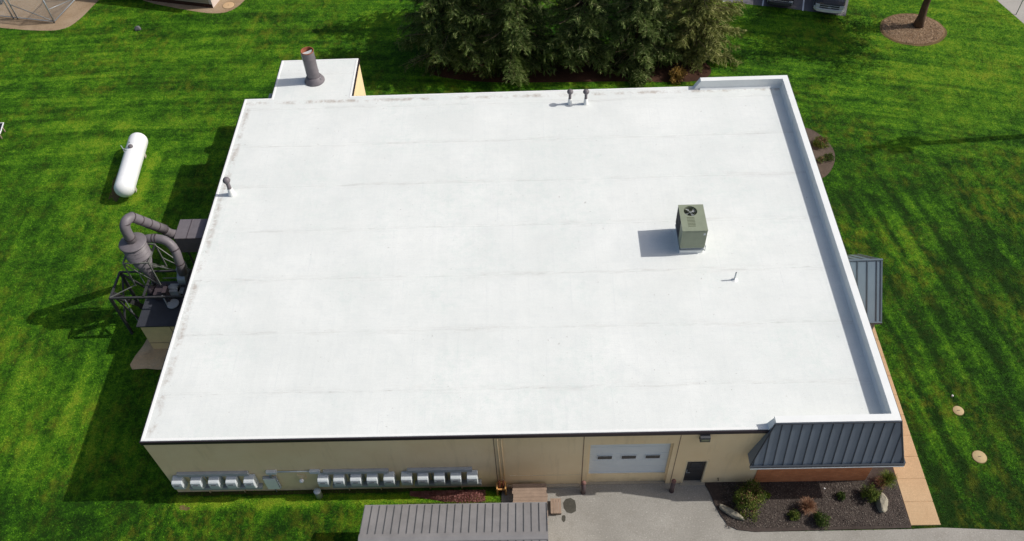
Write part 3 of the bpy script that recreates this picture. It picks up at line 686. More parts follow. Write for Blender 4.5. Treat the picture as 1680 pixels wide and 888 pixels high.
for k in range(n):
    k2 = (k+1) % n
    fs += [(k, n+k, n+k2, k2), (2*n+k, k, k2, 2*n+k2), (n+k, 3*n+k, 3*n+k2, n+k2)]
    a1, a2 = ep[k], ep[k2]
    if abs(a1[0]-a2[0]) > 1e-4 and abs(a1[1]-a2[1]) > 1e-4:   # corner
        cx_ = a1[0] if abs(a1[0]-fx) > abs(a2[0]-fx) else a2[0]; cy_ = a1[1] if abs(a1[1]-fy) > abs(a2[1]-fy) else a2[1]
        cx_ = -.01 if min(a1[0], a2[0]) < 0.001 and (a1[0] < 0 or a2[0] < 0) else aw+.01; 
        i0 = len(vs); vs += [(cx_, cy_, z1+.03), (cx_, cy_, z1)]
        fs += [(n+k, i0, n+k2), (n+k, 3*n+k, i0+1, i0), (i0, i0+1, 3*n+k2, n+k2)]
b.add(vs, fs)
b.build('cabinet', M['olive'], t)
b = MB(); b.box(.0, .022, .62, ad-.05, z0, z1-.02)
for k in range(14): b.box(-.012, -.001, .62, ad-.06, z0+.04+k*.075, z0+.06+k*.075)
b.build('coil_grille', M['darkgrey'], t, whole=True)
b = MB()
for k in range(7): b.bar((.28+.0*k, .28+.09*k, z1+.034), (.62, .28+.09*k, z1+.034), .035, .008)
b.build('louvre', M['olive_d'], t, whole=True)
b = MB(); b.box(.1, aw-.12, -.008, -.001, z0+.03, z1-.06); b.build('service_panel', M['olive'], t)
b = MB(); b.box(aw-.16, aw-.06, -.012, -.003, z1-.28, z1-.16); b.build('label_plate', M['lightgrey'], t)
b = MB(); b.lathe([(.29, z1-.28), (.29, z1-.14)], (fx, fy, 0), 24); b.build('fan_well', M['black'], t)
b = MB()
for k in range(4):
    a0 = k*PI/2+.5; pts = []
    for da, rr, zz in ((-.15, .06, .0), (-.32, .28, -.03), (.32, .28, .03), (.15, .06, .02)):
        pts.append((fx+rr*math.cos(a0+da), fy+rr*math.sin(a0+da), z1-.07+zz))
    b.add(pts, [(0, 1, 2, 3)])
b.lathe([(.06, z1-.11), (.06, z1-.03)], (fx, fy, 0), 12); b.build('fan', M['midgrey'], t)
b = MB()
for rr in (.1, .17, .24, .3):
    b.tube([(fx+rr*math.cos(2*PI*k/24), fy+rr*math.sin(2*PI*k/24), z1+.03) for k in range(25)], .004, 5, False)
for k in range(4):
    a0 = k*PI/4; b.bar((fx-.31*math.cos(a0), fy-.31*math.sin(a0), z1+.033), (fx+.31*math.cos(a0), fy+.31*math.sin(a0), z1+.033), .008)
b.build('fan_guard', M['olive_d'], t)
b = MB(); b.tube([(aw+.02, .1, .5), (aw+.07, .1, .45), (aw+.07, .1, .1), (aw+.02, .3, .02)], .016, 8); b.box(aw+.001, aw+.06, .25, .45, .55, .95); b.build('disconnect_box', M['galv'], t)

# ------------------------------------------------------------------ wall-hung things on the front
def meter_bank(label, us, vbase, grp='banks of grey meters on the front wall'):
    xs = [GY(u, vbase, -.4).x for u in us]
    t = thing('meter_bank', label, 'meter bank', (xs[0], 0, 0), 0, grp)
    x0 = xs[0]; L_ = xs[-1]-xs[0]
    b = MB(); b.bbox(.05, L_+.02, -.15, -.003, 1.72, 1.93, .012); b.build('top_trough', M['midgrey'], t)
    b = MB(); b.bbox(.25, L_+.34, -.22, -.003, .58, .76, .015); b.build('bottom_trough', M['midgrey'], t)
    b = MB()
    for k in range(9):
        xx = (k+.4)*L_/9; b.tube([(xx, -.05, .79), (xx, -.05, 1.73)], .025, 8)
    b.build('riser_pipe', M['galv'], t)
    b = MB()
    for k in range(2): b.tube([(L_*(.3+.5*k), -.05, .0), (L_*(.3+.5*k), -.05, .62)], .03, 8)
    b.build('down_pipe', M['stucco'], t)
    for xx in xs:
        xx -= x0; b = MB()
        # deep housing: flat top, rounded nose and belly
        prof = [(-.02, 1.64), (-.34, 1.60), (-.39, 1.56), (-.42, 1.38), (-.41, 1.14), (-.36, 1.0), (-.25, .93), (-.02, .91)]
        hw = .225; vs = []; m_ = len(prof)
        for sx, k in ((-1, .965), (-1, 1), (1, 1), (1, .965)):
            pass
        for xo, k in ((-hw, .95), (-hw+.02, 1), (hw-.02, 1), (hw, .95)):
            for (yy, zz) in prof: vs.append((xx+xo, yy*k, 1.32+(zz-1.32)*(k if k < 1 else 1)))
        fs = [(i*m_+j, i*m_+j+1, (i+1)*m_+j+1, (i+1)*m_+j) for i in range(3) for j in range(m_-1)]+[tuple(range(m_-1, -1, -1)), tuple(3*m_+j for j in range(m_))]
        b.add(vs, fs); mb_ = b.build('meter_box', M['lightgrey'], t)
        b = MB(); b.box(xx-.1, xx+.1, -.432, -.4, 1.44, 1.465); b.build('latch', M['darkgrey'], mb_)
    return t
meter_bank('bank of five meters nearest the left corner of the front wall', (284.7, 316, 346, 375, 405), 789)
meter_bank('middle bank of five meters between the standpipe and the red groundcover', (525.4, 551.9, 580, 607.5, 635.5), 783)
meter_bank('bank of five meters above the red-brown groundcover', (663, 690.5, 718, 745.5, 773), 777)
t = thing('electrical_panel', 'flat grey electrical panel with slotted right edge on front wall', 'electrical panel', (4.4, 0, 0))
b = MB(); b.bbox(-.28, .32, -.14, -.003, .42, 1.42, .02); b.build('cabinet', M['midgrey'], t)
b = MB(); b.box(-.25, .26, -.155, -.141, .45, 1.38); b.build('door', M['panelgrey'], t)
b = MB()
for k in range(4): b.box(.28, .34, -.15, -.1, .55+k*.2, .62+k*.2)
b.build('hinge', M['lightgrey'], t)
b = MB(); b.tube([(.0, -.06, 0), (.0, -.06, .42)], .025, 8); b.build('conduit', M['galv'], t)
t = thing('cable_duct', 'horizontal white cable duct above the electrical panel with blocky ends', 'conduit', (4.5, 0, 0))
b = MB(); b.tube([(.2, -.06, 1.88), (1.95, -.06, 1.88)], .035, 8); b.build('pipe', M['lightgrey'], t)
for xx in (-.1, 1.75): 
    b = MB(); b.bbox(xx, xx+.45, -.15, -.003, 1.78, 1.98, .02); b.build('end_box', M['lightgrey'], t)
b = MB(); b.tube([(.02, -.08, 1.8), (.02, -.08, 1.42)], .05, 8); b.build('drop_pipe', M['galv'], t)
t = thing('wall_light', 'small round white flood light on square plate between meters', 'wall light', (GY(496, 786, -.05).x, 0, 0))
b = MB(); b.bbox(-.16, .16, -.05, -.003, 1.12, 1.5, .012); b.build('plate', M['stucco'], t)
b = MB(); b.lathe([(.02, -.11), (.09, -.06), (.11, 0), (.08, .06), (.02, .09)], (0, -.16, 1.22), 16); b.build('lamp', M['whitepaint'], t)
t = thing('wall_light', 'dark boxy wall pack light high under the roof edge by the entry door', 'wall light', (22.58, 0, 4.12))
b = MB(); b.add([(-.2, -.003, -.15), (.2, -.003, -.15), (.2, -.003, .18), (-.2, -.003, .18), (-.2, -.2, -.1), (.2, -.2, -.1), (.2, -.16, .16), (-.2, -.16, .16)],
      [(0, 1, 5, 4), (4, 5, 6, 7), (7, 6, 2, 3), (0, 4, 7, 3), (1, 2, 6, 5)]); b.build('housing', M['darkgrey'], t)
b = MB(); b.box(-.16, .16, -.205, -.185, -.08, .06); b.build('lens', M['olive_d'], t)
t = thing('standpipe', 'short pale green capped cylinder standing in the grass below the meters', 'standpipe', (6.33, -.32, 0))
b = MB(); b.lathe([(.15, -.05), (.15, .5), (.13, .53)], n=20); b.build('pipe', M['olive'], t)
b = MB(); b.lathe([(.155, .5), (.16, .53), (.14, .58), (.02, .6)], n=20); b.build('cap', M['lightgrey'], t)
t = thing('faucet', 'small dark faucet on the tan wall right of the entry door', 'faucet', (GY(1178, 784, 0).x, 0, .45))
b = MB(); b.tube([(0, 0, 0), (0, -.08, 0), (0, -.1, -.06)], .02, 8); b.tube([(0, -.05, 0), (0, -.05, .06)], .01, 6); b.build('spout', M['black'], t)
# pipe stand
t = thing('pipe_stand', 'tan and rust painted pipe stand at the foot of the conduits', 'pipe stand', (14.3, -.22, 0))
b = MB()
for xx in (-.2, .16): b.box(xx, xx+.06, -.2, .15, 0, .62)
b.box(-.14, .16, .05, .14, .5, .7); b.box(-.14, .16, -.18, -.1, .44, .5); b.build('bracket', M['orange'], t)
b = MB(); b.tube([(-.07, .12, .75), (-.07, 0, .6), (-.05, -.02, .1)], .05, 10); b.tube([(.1, .12, .75), (.1, 0, .56), (.05, -.05, .3)], .04, 10); b.build('pipe', M['rust'], t)

for i, (x_, lb) in enumerate(((17.84, 'dark steel bollard at the left side of the garage door'), (21.66, 'dark steel bollard between the garage door and the entry door'))):
    t = thing('bollard', lb, 'bollard', (x_, -.36, 0), 0, 'bollards beside the garage door')
    b = MB(); b.lathe([(.095, 0), (.095, .92)], n=18); b.lathe([(.11, 0), (.11, .03)], n=18); b.build('post', M['bollard'], t)
    b = MB(); b.lathe([(.1, .92), (.1, .98), (.07, 1.03), (.01, 1.05)], n=18); b.build('cap', M['bollcap'], t)

# wooden deck and step, curb
t = thing('wooden_deck', 'low brown board deck between the front wall and the grey shed roof', 'deck', (15.53, -1.0, 0))
b = MB(); rd = random.Random(4)
for k in range(12):
    y0 = .86-.155*k-.145; dx = rd.uniform(-.03, .03); b.box(-.73+dx, .74+dx, y0, y0+.15, .47, .5+rd.uniform(-.004, .006))
b.build('deck_board', M['wood'], t)
b = MB()
for xx in (-.68, .0, .64): b.box(xx, xx+.06, -.95, .84, .3, .468)
for xx in (-.68, .64):
    for yy in (-.9, .75): b.box(xx-.001, xx+.061, yy, yy+.08, 0, .3)
b.build('joist', M['oldwood'], t)
t = thing('wooden_step', 'small wooden step box on the paving beside the deck', 'step', (16.64, -1.05, 0))
b = MB()
for k in range(4): b.box(-.23+.115*k, -.125+.115*k, -.34, .34, .21, .24)
b.build('tread', M['wood'], t)
b = MB(); b.box(-.21, .21, -.31, -.28, 0, .208); b.box(-.21, .21, .28, .31, 0, .208); b.build('riser', M['oldwood'], t)
b = MB(); b.box(14.5, 17.7, -.13, -.002, -.02, .16); tag(b.build('kerb', M['concrete']), kind='structure')
b = MB(); b.box(14.1, 14.82, -1.05, -.95, -.02, .2); tag(b.build('kerb', M['concrete']), kind='structure')

# grey metal-roofed shed in front
S0 = G(598, 830.5, 2.3); S1 = G(897.5, 826, 2.3)
t = thing('shed', 'low shed with ribbed grey metal gable roof in front of the building', 'shed', ((S0.x+S1.x)/2, -3.4, 0))
hl = (S1.x-S0.x)/2; run_, rise = 1.54, .44
b = MB(); hr = Vector((0, 0, .035))
for sg in (1, -1):
    vs = [(-hl, sg*run_, 2.3), (hl, sg*run_, 2.3), (hl, 0, 2.3+rise), (-hl, 0, 2.3+rise)]
    vs += [(v[0], v[1], v[2]-.03) for v in vs]
    b.add(vs, [(0, 1, 2, 3), (4, 5, 1, 0), (0, 3, 7, 4), (1, 5, 6, 2), (7, 6, 5, 4)])
b.mat(1)
for k in range(25):
    xx = -hl+.02+(2*hl-.04)*k/24
    for sg in (1, -1): b.bar((xx, sg*run_, 2.31), (xx, 0, 2.31+rise), .022, .035)
b.build('roof', (M['greymetal'], M['greyrib']), t)
b = MB()
for sg in (1, -1): b.add([(-hl, 0, 2.36+rise), (hl, 0, 2.36+rise), (hl, sg*.16, 2.345+rise-.045), (-hl, sg*.16, 2.345+rise-.045)], [(0, 1, 2, 3)])
b.box(-hl, hl, run_, run_+.04, 2.22, 2.3); b.build('ridge_cap', M['greymetal'], t)
b = MB(); b.box(-hl+.15, hl-.15, run_-.25, run_-.2, 0, 2.3); b.box(-hl+.15, -hl+.2, -run_+.2, run_-.25, 0, 2.3); b.box(hl-.2, hl-.15, -run_+.2, run_-.25, 0, 2.3); b.build('wall', M['oldwood'], t)
for xx in (-hl+.2, -1.2, 1.2, hl-.3):
    b = MB(); b.box(xx, xx+.1, -run_+.2, -run_+.3, 0, 2.32); b.build('post', M['oldwood'], t)

# ------------------------------------------------------------------ dust collector at the left wall
t = thing('dust_collector', 'tall dust collector of purple-grey ducts and cyclone on a dark steel frame', 'dust collector', (-2.85, 10.05, 0))
def dc(mb, name, mat, label=None):
    o = mb.build(name, mat, t, label)
    for q in mb.objs: q.data.transform(Matrix.Translation((2.85, -10.05, 0)))
    return o
def arc(p0, p1, p2, n=8):
    p0, p1, p2 = map(Vector, (p0, p1, p2)); return [p0*(1-s)**2+p1*2*s*(1-s)+p2*s*s for s in [k/n for k in range(n+1)]]
cx, cy = -2.85, 10.05
b = MB(); b.lathe([(.12, 2.35), (.14, 2.9), (.57, 4.55)], (cx, cy, 0), 28); dc(b, 'cone', M['duct'])
b = MB(); b.lathe([(.575, 4.56), (.6, 4.57), (.6, 4.62), (.575, 4.63), (.575, 5.38)], (cx, cy, 0), 32)
for zz in (4.85, 5.1): b.lathe([(.578, zz), (.585, zz+.01), (.578, zz+.02)], (cx, cy, 0), 32, cap=False)
dc(b, 'cyclone_body', M['duct'])
b = MB(); b.lathe([(.62, 5.36), (.64, 5.38), (.64, 5.42), (.60, 5.45), (.28, 5.52)], (cx, cy, 0), 32); dc(b, 'cyclone_lid', M['duct'])
# riser and long duct to the wall box
top = 6.68
path = [(cx, cy, 5.45), (cx, cy, 6.0)] + arc((cx, cy, 6.15), (cx, cy, top+.05), (cx+.22, cy+.42, top), 7) + arc((cx+.5, cy+.95, 6.35), (-2.05, 12.1, 4.5), (-1.95, 12.18, 3.75), 1)[:1]
path = [(cx, cy, 5.45), (cx, cy, 5.9)] + arc((cx, cy, 6.1), (cx-.02, cy+.02, top+.1), (cx+.22, cy+.55, top-.12), 8)
p_end = Vector((-1.95, 11.95, 4.0)); p_b = Vector(path[-1])
path2 = [p_b+(p_end-p_b)*k/5 for k in range(1, 6)]
b = MB(); b.tube(path+path2[:4], .235, 20)
dc(b, 'riser_duct', M['duct'])
b = MB(); q = path2[3]; b.tube(arc(q, (-2.15, 11.9, 4.0-.15), (-1.72, 12.15, 3.62), 5), .232, 20); dc(b, 'elbow', M['duct'])
b = MB()
def band(p, d, r):
    d = Vector(d).normalized(); p = Vector(p); b.tube([p-d*.03, p+d*.03], r, 20)
band((cx, cy, 5.75), (0, 0, 1), .25); band(path[6], (0, .2, 1), .245); band(p_b, p_end-p_b, .25)
for k in range(4): band(path2[k], p_end-p_b, .247)
dc(b, 'duct_band', M['ductdark'])
# inlet duct from the cyclone side over to the blower
ip = [(cx+.25, cy+.35, 5.2), (cx+.7, cy+.42, 5.2)] + arc((cx+1.0, cy+.40, 5.2), (cx+1.75, cy+.32, 5.15), (cx+1.78, cy-.02, 4.3), 8) + [(cx+1.78, cy-.12, 3.9), (cx+1.74, cy-.2, 3.3)]
b = MB(); b.tube(ip, .21, 20); dc(b, 'inlet_duct', M['duct'])
b = MB(); band((cx+.8, cy+.42, 5.2), (1, 0, 0), .225); band((cx+.95, cy+.41, 5.2), (1, 0, 0), .225); band(ip[8], Vector(ip[9])-Vector(ip[7]), .222); band((cx+1.78, cy-.1, 3.98), (0, -.1, -1), .225); dc(b, 'duct_band', M['ductdark'])
# blower
b = MB()
yc, zc, xx0 = cy-.1, 2.95, cx+1.45
prof = [(.42, 0), (.42, .36)]
vs = []; n = 24
for k in range(n):
    a_ = 2*PI*k/n; rr = .34+.1*k/n
    for xx in (xx0, xx0+.38): vs.append((xx, yc+rr*math.cos(a_), zc+rr*math.sin(a_)))
b.add(vs, [(2*k, 2*((k+1) % n), 2*((k+1) % n)+1, 2*k+1) for k in range(n)]+[tuple(2*k for k in range(n)), tuple(2*k+1 for k in range(n-1, -1, -1))])
b.box(xx0+.01, xx0+.36, yc-.1, yc+.42, zc+.25, zc+.62); dc(b, 'blower', M['galv'])
b = MB(); b.tube([(xx0-.1, yc-.4, 2.55), (xx0-.55, yc-.4, 2.55)], .16, 14); b.box(xx0-.6, xx0+.1, yc-.56, yc-.24, 2.3, 2.4); dc(b, 'motor', M['midgrey'])
b = MB(); b.lathe([(.28, 2.1), (.30, 2.14), (.28, 2.18)], (-1.75, 8.9, 0), 18); b.box(-1.95, -1.5, 9.3, 9.8, 2.1, 2.6); dc(b, 'rotary_valve', M['midgrey'])
# hopper box at the foot
b = MB(); b.box(-3.15, -.35, 7.72, 10.3, .0, 1.98); 
dc(b, 'bin_enclosure', M['sandpanel'], 'tan panelled box under the frame')
b = MB(); b.box(-3.25, -.32, 7.62, 10.4, 1.985, 2.06)
dc(b, 'enclosure_roof', M['darktop'])
b = MB(); b.box(-1.72, -1.69, 7.705, 7.718, .03, 1.95); b.box(-3.14, -.36, 7.705, 7.718, .55, .575); dc(b, 'panel_joint', M['joint'])
b = MB(); b.box(-3.2, -3.15, 8.2, 9.2, .2, 1.7); dc(b, 'access_door', M['darkgrey'])
b = MB(); b.tube([(-3.05, 9.6, 2.1), (-2.95, 9.9, 2.4)], .2, 16); b.box(-2.7, -2.2, 9.2, 9.9, 2.07, 2.5); b.box(-2.1, -1.9, 9.0, 9.4, 2.07, 2.9); dc(b, 'airlock', M['ductdark'])
b = MB(); b.tube([(-.9, 8.2, 2.1), (-.9, 8.2, 2.55)], .2, 16); dc(b, 'fill_cap', M['galv'])
b = MB(); b.box(-1.5, -.4, 9.5, 10.3, 2.07, 2.35); dc(b, 'fan_base', M['steel'])
# lower frame
zf = 2.92; X0, X1, Y0, Y1 = -4.5, -.95, 8.72, 10.35
b = MB()
for xx in (X0, X1):
    for yy in (Y0, Y1): b.bar((xx, yy, 0), (xx, yy, zf), .12)
for xx in (X0, -2.9): b.bar((xx, Y0, zf), (xx, Y1, zf), .09)
b.bar((X0, Y0, zf), (X1, Y0, zf), .09); b.bar((X0, Y1, zf), (X1, Y1, zf), .08); b.bar((X1, Y0, zf), (X1, Y1, zf), .08)
b.bar((X0, Y0+.3, 2.9), (-3.9, Y1-.3, .3), .16, .22); b.bar((X0+.3, Y0, zf-.1), (X0+.9, Y0+.1, .4), .07); b.bar((X0, Y0, 1.0), (X0, Y1, 2.6), .07); b.bar((X0+.05, Y1, zf-.15), (-3.4, Y1, 1.3), .08)
b.bar((X0, Y0+.05, zf-.05), (X0+.05, Y1-.05, .3), .06)
dc(b, 'lower_frame', M['steel'])
# upper frame
zu = 4.58; U0, U1, V0, V1 = -3.46, -2.24, 9.47, 10.65
b = MB()
for (xx, yy) in ((U0, V0), (U1, V0), (U0, V1), (U1, V1)): b.bar((xx, yy, zf), (xx, yy, zu), .055)
for a1, a2 in (((U0, V0), (U1, V0)), ((U1, V0), (U1, V1)), ((U1, V1), (U0, V1)), ((U0, V1), (U0, V0))): b.bar((*a1, zu), (*a2, zu), .06)
for a1, a2 in (((U0, V0, zu), (U1, V0, zf)), ((U1, V0, zu), (U1, V1, zf)), ((U1, V1, zu), (U0, V1, zf)), ((U1, V1, zf), (U1, V0, zu-.3)), ((U1, V1, zu-.1), (X1, Y1, zf)), ((U1, V0, zu-.1), (X1, Y1-.2, zf)), ((U0, V0, zf+.05), (X0, Y0, zf+.04)), ((U1, 9.9, zf), (X1, 9.9, zf)), ((U1, V1, 3.6), (X1, V1-.4, 3.0))):
    b.bar(a1, a2, .035)
dc(b, 'upper_frame', M['steelg'])
b = MB(); b.tube([(-2.0, Y0+.1, 0), (-2.0, Y0+.1, 2.9)], .03, 8); b.tube([(-3.6, Y1, 0), (-3.6, Y1, 4.5)], .02, 8); b.bar((-3.9, 8.8, 0), (-3.9, 8.8, 2.9), .03); dc(b, 'conduit', M['galv'])
t = thing('duct_plenum', 'flat-topped purple-grey sheet metal box joining the duct to the side wall', 'plenum box', (-.85, 12.2, 0))
b = MB(); b.bbox(-.9, .84, -.68, .62, 2.95, 4.0, .015); o = b.build('box', M['duct'], t)
b = MB(); b.box(-.28, -.26, -.69, .63, 4.0, 4.02); b.box(-.9, .84, -.695, -.683, 3.95, 3.97); b.build('seam', M['ductdark'], t)
b = MB(); b.bar((-.6, -.5, 0), (-.6, -.5, 2.95), .07); b.bar((-.6, .4, 0), (-.6, .4, 2.95), .07); b.build('leg', M['steel'], t)

# ------------------------------------------------------------------ propane tank
pa, pb = G(229, 224, .82), G(201.5, 318, .82); mid = (pa+pb)/2; L_ = (pa-pb).length
t = thing('propane_tank', 'long white horizontal propane tank on the left lawn', 'gas tank', (mid.x, mid.y, 0), math.atan2(pb.x-pa.x, -(pb.y-pa.y))*1.0)
rt = .56; hl = L_/2+.04
prof = []
for k in range(9):
    a_ = PI/2*k/8; prof.append((-hl-(.0)+ -0.0 - (rt*.85)*math.cos(a_)+rt*.85, rt*math.sin(a_)))
pts = [(0, y_, .82) for y_, r_ in prof]+[(0, -y_, .82) for y_, r_ in prof[::-1]]; rs = [max(.01, r_) for y_, r_ in prof]+[max(.01, r_) for y_, r_ in prof[::-1]]
b = MB(); b.tube(pts, rs, 36); b.build('tank_shell', M['whitepaint'], t)
b = MB(); b.lathe([(.14, 1.28), (.14, 1.44), (.12, 1.48), (.01, 1.5)], (-.02, .9, 0), 18); b.build('valve_dome', M['duct'], t)
b = MB(); b.tube([(-.08, .72, 1.33), (-.25, .7, 1.37), (-.42, .75, 1.4), (-.62, 1.05, 1.42)], .022, 8); b.tube([(-.42, .75, 1.4), (-.5, .7, .4), (-.5, .7, 0)], .02, 8); b.build('gas_line', M['lightgrey'], t)
b = MB()
for xx, yy, rr in ((.02, 1.5, .05), (-.2, 1.35, .035), (.05, -.5, .03)): b.lathe([(rr, 1.3), (rr, 1.37)], (xx, yy, 0), 10)
b.build('fitting', M['darkgrey'], t)
for yy in (-1.45, 1.45):
    b = MB(); b.box(-.3, .3, yy-.12, yy+.12, -.02, .36); b.build('saddle', M['concrete'], t)
b = MB(); b.box(-.2, .2, -hl-.005+.0, -hl+.0, .75, .95)

# ------------------------------------------------------------------ lawn things
def disc(name, label, cat, x_, y_, r, mat, grp=None, rz=0, asp=1):
    t = thing(name, label, cat, (x_, y_, 0), rz, grp)
    b = MB(); b.lathe([(r, -.02), (r, .018), (r*.97, .022), (.01, .024)], n=28); o = b.build('lid', mat, t); o.scale = (1, asp, 1)
    b = MB(); b.lathe([(r*1.1, -.03), (r*1.08, .008), (r*1.0, .01)], n=28, cap=False); o = b.build('rim', M['dirt'], t); o.scale = (1, asp, 1)
    b = MB(); b.tube([(-.06, 0, .022), (0, 0, .04), (.06, 0, .022)], .01, 6); b.build('lift_handle', M['darkgrey'], t)
    return t
disc('manhole_cover', 'round tan concrete cover in the right lawn, the farther one, under the white sprinkler', 'manhole cover', 35.15, 3.33, .24, M['cover'], 'concrete covers in the right lawn')
disc('manhole_cover', 'round tan concrete cover in the right lawn, the nearer and larger one', 'manhole cover', 35.3, 1.0, .3, M['cover'], 'concrete covers in the right lawn')
p_ = G(375, 9); disc('manhole_cover', 'tan round cover in the gravel beside the timber-sided building corner', 'manhole cover', p_.x, p_.y, .42, M['walk'])
t = thing('sprinkler_head', 'tiny white sprinkler head in the right lawn above the two round covers', 'sprinkler', (35.12, 4.1, 0))
b = MB(); b.lathe([(.05, 0), (.05, .06), (.03, .09), (.01, .1)], n=12); b.build('head', M['whitepaint'], t)
def boulder(name, label, c, sx, sy, sz, rz, seed, mat=None):
    rd = np.random.RandomState(seed); b = MB(); nu, nv = 18, 12
    vs = []; dirs = rd.normal(size=(14, 3)); dirs /= np.linalg.norm(dirs, axis=1)[:, None]; off = rd.uniform(.72, 1.0, 14)
    for j in range(nv+1):
        th = PI*j/nv
        for i in range(nu):
            ph = 2*PI*i/nu; d = np.array([math.sin(th)*math.cos(ph), math.sin(th)*math.sin(ph), math.cos(th)])
            q = dirs@d; k = np.min(np.where(q > .15, off/np.maximum(q, .15), 9)); r = min(1.08, k)+rd.uniform(-.015, .015)
            vs.append((d[0]*r*sx, d[1]*r*sy, d[2]*r*sz+sz*.35))
    fs = [(j*nu+i, (j+1)*nu+i, (j+1)*nu+(i+1) % nu, j*nu+(i+1) % nu) for j in range(nv) for i in range(nu)]
    b.add(vs, fs); o = b.build(name, mat or M['rock']); o.location = c; o.rotation_euler = (0, 0, rz); return tag(o, label, 'boulder')
boulder('boulder', 'small dark grey rock alone in the upper left lawn', G(227, 49), .24, .2, .2, .3, 3, plain('dark_rock', L((96, 98, 98)), .8, 0, .4, 9, bump=.5))
boulder('boulder', 'long slanting pale boulder at the left end of the mulch bed', (24.02, -1.42, 0), .62, .15, .22, -.62, 5)
boulder('boulder', 'upright pale boulder near the right end of the mulch bed beside the walkway', (30.42, -1.15, 0), .26, .46, .32, -.2, 8)
boulder('stone', 'small white stone in the mulch behind the russet grass', G(1352, 802), .06, .06, .05, 0, 9, M['whitepaint'])

# ------------------------------------------------------------------ plants
def leaf_quads(P, size, rs, asp=.35, up=.0, droop=0):
    """numpy: a rhomb leaf at each point with a random turn"""
    k = len(P); d = rs.normal(size=(k, 3)); d[:, 2] += up; d /= np.linalg.norm(d, axis=1)[:, None]
    e_ = np.cross(d, rs.normal(size=(k, 3))); e_ /= np.linalg.norm(e_, axis=1)[:, None]
    s = (size*rs.uniform(.6, 1.3, k))[:, None]
    return np.stack([P-d*s*.5, P+e_*s*asp*.5, P+d*s*.5, P-e_*s*asp*.5], axis=1)
def shrub(name, label, cat, c, rx, ry, h, mat, seed, n=2600, size=.07, stems=True, mat2=None, grp=None):
    rs = np.random.RandomState(seed); t = thing(name, label, cat, (c[0], c[1], .03), rs.uniform(0, 6), grp)
    nc = 34; cc = rs.normal(size=(nc, 3)); cc /= np.linalg.norm(cc, axis=1)[:, None]; cc[:, 2] = np.abs(cc[:, 2]); cc *= rs.uniform(.45, .92, nc)[:, None]
    idx = rs.randint(0, nc, n); P = cc[idx]+rs.normal(size=(n, 3))*.13; P[:, 2] = np.abs(P[:, 2])
    P = P*np.array([rx, ry, h*.95])+np.array([0, 0, .05])
    np_mesh('foliage', leaf_quads(P, size, rs, .5, .3), 4, mat, t)
    if mat2 is not None:
        P2 = P[rs.randint(0, n, n//5)]*np.array([.8, .8, 1.08]); np_mesh('dry_foliage', leaf_quads(P2, size*1.3, rs, .25, .6), 4, mat2, t)
    b = MB()
    for k in range(7):
        a_ = rs.uniform(0, 6.28); r_ = rs.uniform(.2, .7); b.tube([(0, 0, -.03), (rx*r_*.4*math.cos(a_), ry*r_*.4*math.sin(a_), h*.35), (rx*r_*math.cos(a_), ry*r_*math.sin(a_), h*.75)], [.015, .011, .005], 5)
    b.build('stem', M['barkt'], t); return t
def grass_clump(name, label, c, r, h, mat, seed, n=420, wdt=.018):
    rs = np.random.RandomState(seed); F = []
    for k in range(n):
        a_ = rs.uniform(0, 2*PI); lean = rs.uniform(.1, 1)**.7; L2 = h*rs.uniform(.7, 1.15); b0 = np.array([rs.normal()*r*.12, rs.normal()*r*.12, 0])
        dr_ = np.array([math.cos(a_), math.sin(a_), 0]); sd = np.array([-dr_[1], dr_[0], 0])*wdt*.5
        pr = b0
        pts = [b0+dr_*r*lean*s**1.5+np.array([0, 0, L2*(s*1.1-.62*lean*s*s*1.1)]) for s in (0, .3, .6, .85, 1)]
        for i in range(4):
            w0, w1 = 1-.2*i, 1-.2*(i+1); F.append([pts[i]-sd*w0, pts[i]+sd*w0, pts[i+1]+sd*w1, pts[i+1]-sd*w1])
    o = np_mesh(name, np.array(F), 4, mat); o.location = (c[0], c[1], .03); return tag(o, label, 'ornamental grass')
shrub('shrub', 'largest shrub in the mulch bed, green with dry twigs, beside the long boulder', 'shrub', (24.85, -.95), .84, .72, .95, M['shrub'], 11, 6500, .07, mat2=M['redgrass'])
shrub('plant', 'small bright green plant close right of the largest shrub', 'plant', G(1258, 816), .17, .17, .22, M['lime'], 12, 500, .06)
grass_clump('ornamental_grass', 'russet brown arching grass clump in the middle of the mulch bed', G(1322, 836), .42, .75, M['redgrass'], 13, 520, .022)
shrub('shrub', 'small yellow-green shrub in front left of the russet grass', 'shrub', G(1302, 849), .28, .26, .36, M['shrub'], 14, 900, .06)
shrub('shrub', 'dark rounded shrub at the front edge in front right of the russet grass', 'shrub', G(1345, 856), .42, .4, .5, M['shrubd'], 15, 1900, .06)
shrub('shrub', 'small dark green shrub close to the brick wall right of the russet grass', 'shrub', G(1379, 817), .22, .2, .32, M['shrubd'], 16, 700, .06)
shrub('shrub', 'bushy light green shrub left of the upright boulder', 'shrub', G(1426, 816), .48, .42, .72, M['shrub'], 17, 2300, .065)
grass_clump('ornamental_grass', 'green and brown grass clump under the mansard corner beside the walkway', G(1452, 792), .45, .75, M['shrub'], 18, 420, .024)
grass_clump('ornamental_grass', 'dry russet grass tangled in front of the green clump at the mansard corner', G(1443, 796), .36, .6, M['redgrass'], 19, 130, .02)
shrub('shrub', 'round olive shrub in the bark bed outside the right side wall', 'shrub', G(1346, 238), .5, .5, .55, M['shrub'], 20, 2200, .07, mat2=M['redleaf'])
shrub('plant', 'low grey-green plant at the outer edge of the side bark bed', 'plant', (33.25, 20.2), .35, .4, .22, M['shrubd'], 21, 900, .07)
shrub('plant', 'low dry plant against the side wall in the bark bed', 'plant', (32.75, 20.0), .4, .3, .2, M['pine'], 22, 800, .07, mat2=M['redleaf'])
